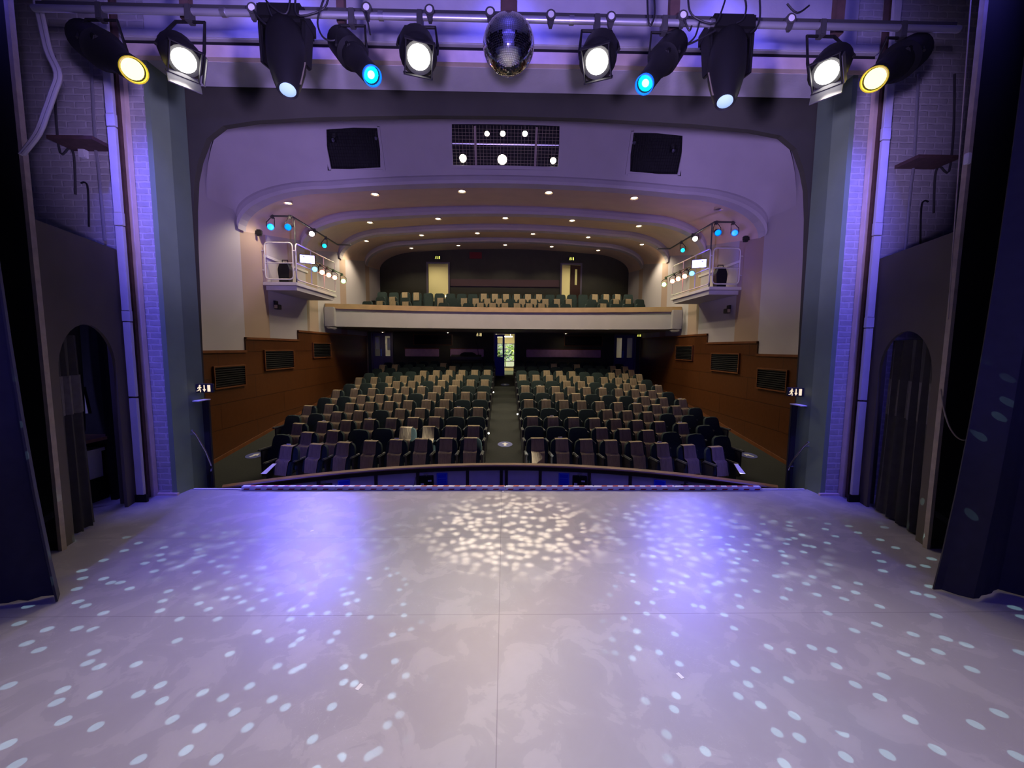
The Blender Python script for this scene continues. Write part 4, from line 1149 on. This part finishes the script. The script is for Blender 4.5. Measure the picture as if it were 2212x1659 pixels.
for s in (-1, 1):
    sd = SIDE[s]
    # tall black leg curtain at the downstage side
    x0 = -3.72 if s < 0 else 3.85
    drape('leg_curtain', 'tall black leg curtain at the %s edge of the stage, hem on the floor' % sd, x0, x0 + s * 1.9, 3.02, .004, 7.2, 5, .055, 'drape', 3 + s, .27)
    # masking flat behind it, with a pale edge batten
    t = thing('masking_flat', 'tall black masking flat with pale edge batten on the %s side of the stage' % sd, 'stage flat', (s * 4.29, 3.80, 0))
    MB().box(*sorted((s * .03, s * 1.9)), .0, .025, 0, 7.0).build('panel', 'black', t)
    MB().box(*sorted((0, s * .035)), -.012, .032, 0, 7.0).build('edge_batten', 'batten', t)
    MB().box(*sorted((s * .035, s * 1.9)), -.02, 0, .05, .09).build('foot_rail', 'lantern', t)
    MB().prism([(s * .05, -.004, .34), (s * .05, -.004, .40), (s * .55, -.004, .09), (s * .47, -.004, .09)], (0, -.016, 0)).build('corner_brace', 'lantern_grey', t)
    # low arched flat running upstage-downstage
    A, B = Vector((s * 4.335, 3.86, 0)), Vector((s * 4.715, 5.05, 0))
    dv = (B - A); Ln = dv.length; dv.normalize(); nv = Vector((dv.y, -dv.x, 0)) * s
    nv = nv if nv.x * s > 0 else -nv
    t = thing('arched_flat', 'low brown flat with a round-topped doorway at the %s of the stage' % sd, 'stage flat', A)
    h0, h1 = .13, 1.05
    zsp, rr = 1.72, .5
    arcp = [(h0 + (h1 - h0) * (.5 + .5 * math.cos(PI * i / 16)), zsp + rr * math.sin(PI * i / 16)) for i in range(17)]
    lo = [(Ln, 0), (Ln, 3.15), (0, 3.15), (0, 0), (h0, 0)] + arcp[::-1] + [(h1, 0)]
    b = MB(); q = lambda u, z, o=0: dv * u + nv * o + Vector((0, 0, z))
    for o in (0, .03):
        b.grid([[q(0, z, o), q(h0, z, o)] for z in (0, zsp, 3.15)])
        b.grid([[q(h1, z, o), q(Ln, z, o)] for z in (0, zsp, 3.15)])
        b.grid([[q(u, z, o) for u, z in arcp], [q(u, 3.15, o) for u, z in arcp]])
    b.grid([[q(u, z, o) for u, z in [(h1, 0)] + arcp + [(h0, 0)]] for o in (0, .03)])
    b.grid([[q(0, z, o) for z in (0, 3.15)] for o in (0, .03)]); b.grid([[q(Ln, z, o) for z in (0, 3.15)] for o in (0, .03)]); b.grid([[q(u, 3.15, o) for u in (0, Ln)] for o in (0, .03)])
    b.build('canvas', 'flat', t)
    MB().obox(q(Ln - .02, 1.57, .09), dv * .02, nv * .06, (0, 0, 1.57)).build('end_batten', 'batten' if False else 'flat', t)
    # gathered cloth in the doorway
    if s < 0:
        drape('doorway_drape', 'thin black drape gathered at the left side of the left flat doorway', 0, .36, 0, .006, 2.10, 3, .022, 'drape_thin', 11, .2, (A + nv * .07 + dv * .20, dv, nv), (1.28, 1.68))
        drape('doorway_drape', 'second dark drape hanging slantwise deeper in the left flat doorway', 0, .8, 0, .9, 2.35, 4, .05, 'drape', 14, -.2, (A + nv * .6 + dv * .75, dv, nv))
    else:
        drape('doorway_drape', 'thin dark drape filling the doorway of the right flat, its hem bunched on the floor', 0, .80, 0, .006, 2.12, 5, .028, 'drape_thin', 12, .15, (A + nv * .075 + dv * .16, dv, nv), (1.23, 1.66))
    # wing curtain closing the view behind the flat
    drape('wing_curtain', 'black curtain deep in the %s wing behind the flats' % sd, 0, 3.2, 0, .0, 7.0, 8, .05, 'drape', 20 + s, 0, (Vector((s * 6.7, 2.2, 0)), Vector((0, 1, 0)), Vector((s, 0, 0))))
    # rough timber plank, brown strip standing for the shaded gap, pale strip against the brickwork
    t = thing('timber_plank', 'rough pale timber conduit standing between flat and brickwork, %s side' % sd, 'plank', (s * 4.635, 5.03, 0))
    zz = [(.0, .10, .075, 'lantern'), (.10, 1.34, .046, 0), (1.36, 2.28, .046, 0), (2.29, 2.42, .051, 0), (2.42, 3.42, .046, 0), (3.43, 3.58, .051, 0), (3.58, 4.55, .046, 0), (4.56, 4.70, .051, 0), (4.70, 7.4, .046, 0)]
    for za, zb, hw, mm in zz:
        MB().box(-hw, hw, -.02, .02, za, zb).build('section' if not mm else 'foot', 'wall_white' if not mm else mm, t, bevel=.004)
    t = thing('gap_strip', 'dark upright post with pale facing beside the %s brickwork' % sd, 'post', (s * 4.60, 5.20, 0))
    MB().box(*sorted((s * .075, s * .18)), -.03, .05, 0, 7.4).build('post', 'brown', t)
    MB().box(*sorted((s * .028, s * .075)), .01, .07, 0, 5.46).build('facing', 'board', t)

def smooth(P):
    P = [Vector(p) for p in P]; Q = []
    for i in range(len(P) - 1):
        a, b_, c, d = P[max(i - 1, 0)], P[i], P[i + 1], P[min(i + 2, len(P) - 1)]
        for u in (0, .25, .5, .75):
            Q.append(.5 * ((2 * b_) + (c - a) * u + (2 * a - 5 * b_ + 4 * c - d) * u * u + (3 * b_ - a - 3 * c + d) * u ** 3))
    return Q + [P[-1]]


# wall fittings behind the flats
def conduit(label, pts, r=.016, m='galv', name='wall_conduit', cat='pipe'):
    pts = smooth(pts)
    o = MB().tube(pts, r, 8).build(name, m, None, True); return tag(o, label, cat)
for s in (-1, 1):
    sd = SIDE[s]
    sx = (lambda x: x) if s < 0 else (lambda x: 2180 - x)
    dy = 0 if s < 0 else 40
    y = 5.26
    conduit('straight pale conduit on the brick wall over the %s flat' % sd, [at(sx(226), 520 + dy, y), at(sx(214), 380 + dy, y), at(sx(205), 300 + dy, y), at(sx(196), 120 + dy, y)])
    conduit('thin bent pipe on the brick wall over the %s flat' % sd, [at(sx(163), 420 + dy, y), at(sx(160), 340 + dy, y), at(sx(150), 320 + dy, y), at(sx(130), 330 + dy, y), at(sx(120), 240 + dy, y), at(sx(118), 120 + dy, y)], .012, 'lantern_grey')
    conduit('hooked cable on the brick wall over the %s flat' % sd, [at(sx(192), 490 + dy, y), at(sx(190), 410 + dy, y), at(sx(183), 394 + dy, y), at(sx(175), 396 + dy, y)], .010, 'cable', 'wall_cable', 'cable')
    p = at(sx(182), 310 + dy, 5.15)
    o = MB().box(p.x - .26, p.x + .26, 4.98, 5.28, p.z - .03, p.z + .01).build('wall_shelf', 'brown'); tag(o, 'dark bracket shelf on the wall over the %s flat' % sd, 'shelf')
p = at(180, 332, 5.25)
o = MB().box(p.x - .04, p.x + .04, 5.22, 5.28, p.z - .05, p.z + .05).build('switch_box', 'card', bevel=.006); tag(o, 'small white switch box under the left wall shelf', 'switch')
p = at(2090, 343, 3.78)
o = MB().box(p.x - .02, p.x + .02, 3.76, 3.80, p.z - .05, p.z + .05).build('white_clip', 'card', bevel=.006); tag(o, 'small white clip high on the right masking flat', 'clip')
conduit('looped pale rope hanging on the right masking flat', [at(2032, 840, 3.76), at(2038, 880, 3.76), at(2050, 920, 3.75), at(2068, 945, 3.74), at(2088, 950, 3.74), at(2120, 935, 3.75)], .007, 'batten', 'hanging_rope', 'rope')
conduit('thin pale line running down the right masking flat', [at(2103, -80, 3.795), at(2075, 300, 3.795), at(2066, 430, 3.795), at(2056, 570, 3.795), at(2048, 690, 3.795)], .005, 'batten', 'hanging_line', 'rope')
for k, dx in enumerate((0, 9)):
    pts = [at(62 + dx, -60, 3.72), at(84 + dx, 40, 3.72), at(100 + dx, 110, 3.72), at(121 + dx, 160, 3.72), at(110 + dx, 200, 3.72), at(96 + dx, 240, 3.72), at(76 + dx, 290, 3.72), at(44 + dx * .7, 334, 3.72)]
    conduit(('inner' if k else 'outer') + ' of two grey cables drooping from the flies at upper left', pts, .016, 'cable_grey', 'drooping_cable', 'cable')
drape('wing_dark_cloth', 'added black cloth darkening the wall behind the left flat doorway', -7.4, -4.84, 5.255, 0, 3.0, 6, .008, 'drape', 51)  # put in to cover the lit brickwork and keep the doorway dark
# things seen through the left doorway
t = thing('props_table', 'dark props table in the left wing seen through the doorway', 'table', (-5.62, 5.0, 0))
MB().box(-.55, .55, -.22, .22, .80, .84).build('table_top', 'rail_wood', t)
for x in (-.5, .5):
    for y in (-.18, .18):
        MB().box(x - .02, x + .02, y - .02, y + .02, 0, .80).build('leg', 'black', t)
o = MB().box(-5.56, -5.22, 4.9, 5.16, .30, .64).box(-5.59, -5.19, 4.88, 5.18, .64, .68).build('storage_box', 'white_box'); tag(o, 'white lidded box under the props table in the left wing', 'box')
o = MB().box(-5.6, -5.2, 4.86, 5.2, 0, .30).build('equipment_case', 'lantern', bevel=.01); tag(o, 'black case under the white box in the left wing', 'case')
p = at(172, 864, 5.27)
o = MB().prism([(p.x - .13, 5.225, p.z + .18), (p.x + .10, 5.225, p.z + .17), (p.x + .14, 5.225, p.z - .17), (p.x - .09, 5.225, p.z - .18)], (0, .004, 0)).build('cue_sheet', 'paper'); tag(o, 'pale sheet of paper pinned up in the left wing', 'paper')
o = MB().box(-5.09, -5.02, 5.1, 5.17, 0, 2.3).build('equipment_post', 'lantern'); tag(o, 'black upright beside the props table in the left wing', 'post')
lamp('wing_light', 'POINT', (-5.9, 4.3, 1.3), None, (.3, .28, 1), 9, size=.1)

# ================================================================== LIGHTING BAR OVER THE STAGE
BY, BZ = 3.62, 4.76
t = thing('lighting_bar', 'long steel lighting bar above the stage', 'bar', (0, BY, BZ))
MB().cyl((-3.9, 0, 0), (3.9, 0, 0), .026, 14).build('tube', 'galv', t, True)
MB().box(-3.9, 3.9, .02, .06, .04, .075).build('wiring_duct', 'lantern_grey', t)
for x in (-1.05, .55, 1.75, -2.35):
    MB().cyl((x - .02, 0, 0), (x + .02, 0, 0), .034, 14).build('collar', 'metal', t, True)
for k, (px, w_) in enumerate(((402, .075), (737, .065), (1098, .12), (1456, .085), (1812, .075))):  # upright brown strips from the bar to the stage ceiling
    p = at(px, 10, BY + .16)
    o = MB().box(p.x - w_ / 2, p.x + w_ / 2, BY + .13, BY + .19, BZ + .05 if k != 2 else BZ + .04, 7.58).build('brown_strip', 'brown'); tag(o, 'brown suspension strap holding the lighting bar, %s from the left' % ORD[k + 1], 'strap', 'brown strips over the lighting bar')
for k, (px, py) in enumerate(((545, 18), (792, 17), (928, 22), (1059, 27), (1190, 33), (1320, 37), (1708, 41), (1475, 34))):
    p = at(px, py, BY - .03)
    t = thing('power_socket', 'round white-faced socket on the lighting bar, %s from the left' % ORD[sorted((545, 792, 928, 1059, 1190, 1320, 1708, 1475)).index(px) + 1], 'socket', p, 0, 'sockets on the lighting bar')
    MB().cyl((0, .04, 0), (0, -.01, 0), .042, 16).build('body', 'lantern_grey', t, True)
    MB().cyl((0, -.01, 0), (0, -.014, 0), .026, 16).build('face', 'card', t)
    MB().prism([(-.03, 0, -.03), (.03, 0, -.03), (.012, 0, -.085), (-.012, 0, -.085)], (0, .03, 0)).build('bracket', 'lantern_grey', t)


def yoke(t, root, mid, side, r, drop=.16, m='lantern'):
    """U bracket from the two pivots up to a hook clamp on the bar; all relative to root"""
    cl = Vector((mid.x, BY, BZ)) - root
    mm = mid - root
    w1, w2 = mm - side * r, mm + side * r
    top = cl + Vector((0, 0, -.08))
    s1 = Vector((1, 0, 0)) if side.x > 0 else Vector((-1, 0, 0))
    b = MB(); b.tube([w1, w1 * .7 + (top - s1 * r) * .3, top - s1 * r * .8, top + s1 * r * .8, w2 * .7 + (top + s1 * r) * .3, w2], .013, 6)
    b.build('yoke', m, t)
    b = MB(); b.box(cl.x - .025, cl.x + .025, cl.y - .035, cl.y + .035, cl.z - .09, cl.z + .04); b.build('hook_clamp', 'lantern_grey', t, bevel=.006)


def profile_spot(label, lens, rear, Yl, Yr, r, ml, mr, core=None, watts=0, col=WHITE, tgt=None):
    Lp, Rp = at(*lens, Yl), at(*rear, Yr); d = (Lp - Rp); L = d.length; d.normalize()
    t = thing('profile_spotlight', label, 'stage light', Lp - d * L * .55, 0, 'profile spotlights on the stage bar'); root = Vector(t.location)
    p = lambda k: Lp + d * k - root
    MB().lathe(p(-L), d, [(0, 0), (0, r * 1.0), (.02, r * 1.8), (L * .42, r * 1.95), (L * .46, r * 1.5), (L * .6, r * 1.42), (L * .62, r * 1.25), (L - .06, r * 1.2), (L, r * 1.2), (L + .012, r * 1.08), (L - .005, r * .92)], 22).build('body', 'lantern', t, True)
    MB().lathe(p(-.012), d, [(0, r * .95), (.004, r * .6), (.006, 0)], 22).build('lens', ml, t)
    if core:
        MB().lathe(p(-.004), d, [(0, r * .45), (.004, 0)], 18).build('lamp_core', core, t)
    x, y, z = frame(d)
    MB().lathe(p(.0), d, [(0, r * 1.14), (.03, r * 1.16), (.032, r * 1.04), (0, r * 1.02)], 22).build('gel_ring', mr, t, True)
    MB().obox(p(-L * .55) + y * r * .2, x * r * 1.35, y * r * .9, d * L * .08).build('shutter_housing', 'lantern', t, bevel=.008)
    yoke(t, root, Lp - d * L * .6, x, r * 2.0)
    if watts:
        lamp('profile_beam', 'SPOT', Lp + d * .05, tgt or (Lp + d * 3), col, watts, 34, .3, .05)
    return t


def pc_lantern(label, lens, rear, Yl, Yr, r, watts, tgt, doors=False):
    Lp, Rp = at(*lens, Yl), at(*rear, Yr); d = (Lp - Rp).normalized(); L = .30
    t = thing('fresnel_lantern', label, 'stage light', Lp - d * L * .5, 0, 'white lanterns on the stage bar'); root = Vector(t.location)
    p = lambda k: Lp + d * k - root; x, y, z = frame(d)
    MB().lathe(p(-L), d, [(0, 0), (0, r * 1.2), (.03, r * 1.6), (L * .75, r * 1.7), (L * .9, r * 1.65), (L, r * 1.35), (L + .008, r * 1.3), (L - .01, r * 1.0)], 22).build('body', 'lantern', t, True)
    MB().lathe(p(-.012), d, [(0, r * 1.02), (.02, r * .7), (.028, 0)], 22).build('lens', 'lens_white', t, True)
    b = MB()
    for sg in (-1, 1):
        b.obox(p(.015) + x * sg * r * 1.2, x * .004, y * r * 1.32, d * .025); b.obox(p(.015) + y * sg * r * 1.32, x * r * 1.32, y * .004, d * .025)
    b.build('colour_frame', 'lantern', t)
    if doors:
        sg = -1 if Lp.x < 0 else 1
        MB().obox(p(.06) - y * r * 1.5, x * r * 1.3, y * .003, d * .06 - y * .03).build('barn_door', 'lantern_grey', t)
        MB().obox(p(.05) - x * sg * r * 1.5 * (1 if x.x * sg < 0 else -1), x * .003, y * r * 1.2, d * .05).build('barn_door', 'lantern_grey', t)
    yoke(t, root, Lp - d * L * .55, x, r * 1.8)
    lamp('lantern_beam', 'SPOT', Lp + d * .06, tgt, WHITE, watts, 78, .75, .07)
    return t


def moving_head(label, top, lens, Yt, Yl, tilt):
    Tp, Lp = at(*top, Yt), at(*lens, Yl); d = (Lp - Tp); L = d.length; d.normalize()
    t = thing('moving_head_light', label, 'stage light', Tp, 0, 'moving heads on the stage bar'); root = Vector(t.location)
    x = Vector((1, 0, 0)); p = lambda k: d * k
    MB().obox(Vector((0, .02, .06)), (.20, 0, 0), (0, .14, 0), (0, 0, .075)).build('base', 'lantern', t, bevel=.03)
    for sg in (-1, 1):
        MB().prism([(sg * .165, -.07, .02), (sg * .165, .09, .02), (sg * .150, .06, -.30), (sg * .150, -.08, -.33)], (sg * .035, 0, 0)).build('yoke_arm', 'lantern', t, bevel=.01)
    MB().lathe(p(.0), d, [(0, 0), (.0, .09), (.03, .13), (.12, .150), (.26, .150), (L * .62, .140), (L * .86, .105), (L - .015, .082), (L, .075), (L - .006, .060)], 24).build('head', 'lantern', t, True)
    MB().lathe(p(L - .012), d, [(0, .062), (.012, .04), (.016, 0)], 20).build('lens', 'lens_pale', t, True)
    z2 = frame(d)
    for sg in (-1, 1):
        MB().prism([p(L * .55) + x * sg * .142, p(L * .55) + x * sg * .150, p(L * .9) + x * sg * .104, p(L * .9) + x * sg * .094], Vector((0, .012, .006))).build('trim_strip', 'tin', t)
    MB().box(-.03, .03, BY - root.y - .03, BY - root.y + .03, .10, BZ - root.z + .045).build('hook_clamp', 'lantern_grey', t)
    return t


profile_spot('yellow-gelled profile spotlight at the far left of the stage bar', (287, 150), (188, 84), 3.38, 3.78, .078, 'lens_yellow', 'ring_yellow', None, 0)
profile_spot('yellow-gelled profile spotlight at the far right of the stage bar', (1890, 170), (1972, 112), 3.38, 3.78, .078, 'lens_yellow', 'ring_yellow', None, 0)
profile_spot('cyan profile spotlight left of the mirror ball', (802, 162), (735, 88), 3.36, 3.74, .064, 'lens_cyan', 'ring_blue', 'lens_cyan_core', 60, (.2, .7, 1), (-.6, 3.9, 0))
profile_spot('cyan profile spotlight right of the mirror ball', (1394, 180), (1458, 96), 3.36, 3.74, .064, 'lens_cyan', 'ring_blue', 'lens_cyan_core', 40, (.2, .7, 1), (.9, 1.5, 0))
PCW = 165
pc_lantern('white lantern with barn doors between yellow spotlight and moving head, left', (398, 132), (372, 92), 3.40, 3.64, .082, PCW, (-1.7, 1.2, 0), True)
pc_lantern('bright white lantern immediately left of the mirror ball', (905, 125), (898, 84), 3.40, 3.64, .088, PCW, (-.6, 1.6, 0))
pc_lantern('bright white lantern immediately right of the mirror ball', (1289, 135), (1302, 92), 3.40, 3.64, .088, PCW, (.8, 1.6, 0))
pc_lantern('white lantern with barn doors between moving head and yellow spotlight, right', (1785, 158), (1814, 112), 3.40, 3.64, .082, PCW, (1.9, 1.2, 0), True)
moving_head('black moving head light hanging left of the left cyan spotlight', (617, 62), (622, 196), 3.70, 3.42, 0)
moving_head('black moving head light hanging right of the right cyan spotlight', (1572, 84), (1566, 221), 3.70, 3.42, 0)

# mirror ball
t = thing('mirror_ball', 'silver mirror ball hanging at the middle of the lighting bar', 'mirror ball', BALL)
RB = .216
MB().lathe((0, 0, RB * .97), (0, 0, -1), [(RB * .97 * (1 - math.cos(PI * i / 24)), RB * .97 * math.sin(PI * i / 24)) for i in range(25)], 40).build('core', 'grout', t, True)
b = MB(); rnd = random.Random(4)
nl = 46
for i in range(nl):
    th0, th1 = PI * (i + .06) / nl, PI * (i + .94) / nl
    nn = max(5, int(2 * nl * math.sin((th0 + th1) / 2)))
    for k in range(nn):
        p0, p1 = 2 * PI * (k + .05) / nn, 2 * PI * (k + .95) / nn
        c = [Vector((math.sin(t_) * math.cos(f_), math.sin(t_) * math.sin(f_), math.cos(t_))) * RB for t_, f_ in ((th0, p0), (th0, p1), (th1, p1), (th1, p0))]
        m_ = sum(c, Vector()) / 4; ax = Vector((rnd.gauss(0, 1), rnd.gauss(0, 1), rnd.gauss(0, 1))).normalized()
        R_ = Matrix.Rotation(rnd.gauss(0, .018), 3, ax)
        b.bm.faces.new([b.bm.verts.new(m_ + R_ @ (q - m_)) for q in c])
b.build('mirror_tiles', 'mirror', t)
MB().cyl((0, .03, RB - .01), (0, .03, RB + .05), .045, 16).build('cap', 'lantern', t, True)
MB().box(-.07, .07, -.02, .14, RB + .0, RB + .14).build('motor_box', 'brown', t, bevel=.01)

# cables looped over the bar
CAB = [([(575, 0), (585, 30), (600, 60), (574, 52), (556, 34), (548, 22)], 'black cable curling from the socket to the left moving head'),
       ([(560, -20), (585, 12), (618, 30), (628, -10), (632, -30)], 'black cable looping up behind the left moving head'),
       ([(706, -20), (692, 20), (686, 50), (696, 78), (714, 88), (732, 84)], 'thin black cable hanging to the left cyan spotlight'),
       ([(640, -20), (638, 24), (655, 34), (700, 18), (712, -20)], 'black cable swagged between moving head and brown strip, left'),
       ([(790, 24), (794, 44), (800, 75)], 'short black cable end under the socket left of the ball'),
       ([(1398, -20), (1400, 40), (1406, 55), (1414, 30), (1412, -20)], 'black cable loop left of the right cyan spotlight'),
       ([(1478, 40), (1484, 58), (1490, 66), (1494, 56)], 'short hooked black cable under the socket right of the ball'),
       ([(1512, 44), (1502, 78), (1486, 96), (1520, 80), (1545, 66)], 'black cable linking right cyan spotlight and moving head'),
       ([(1486, -20), (1490, 24), (1512, 44), (1545, 50), (1560, 20), (1572, -20)], 'black cable drooping left of the right moving head'),
       ([(1605, -20), (1612, 14), (1606, 40), (1590, 50)], 'black cable curling at the top of the right moving head'),
       ([(1640, -20), (1642, 30), (1636, 56), (1622, 70)], 'black cable hanging right of the right moving head'),
       ([(1700, 8), (1722, 28), (1748, 12)], 'small swag of black cable near the right white lantern')]
for k, (pts, lb) in enumerate(CAB):
    Q = smooth([at(x, y, BY - .06 - .012 * (k % 3)) for x, y in pts])
    o = MB().tube(Q, .0075, 6).build('power_cable', 'cable', None, True); tag(o, lb, 'cable', 'cables on the lighting bar')

# upstage: cyclorama cloth and legs behind the camera
drape('cyclorama', 'wide pale cyclorama cloth across the back of the stage', -4.6, 4.6, -6.1, 0, 7.5, 2, .01, 'plaster', 30)
for s in (-1, 1):
    drape('leg_curtain', 'black leg curtain at the back of the stage, %s side' % SIDE[s], s * 3.3, s * 7.0, -3.4, 0, 7.4, 9, .05, 'drape', 40 + s)
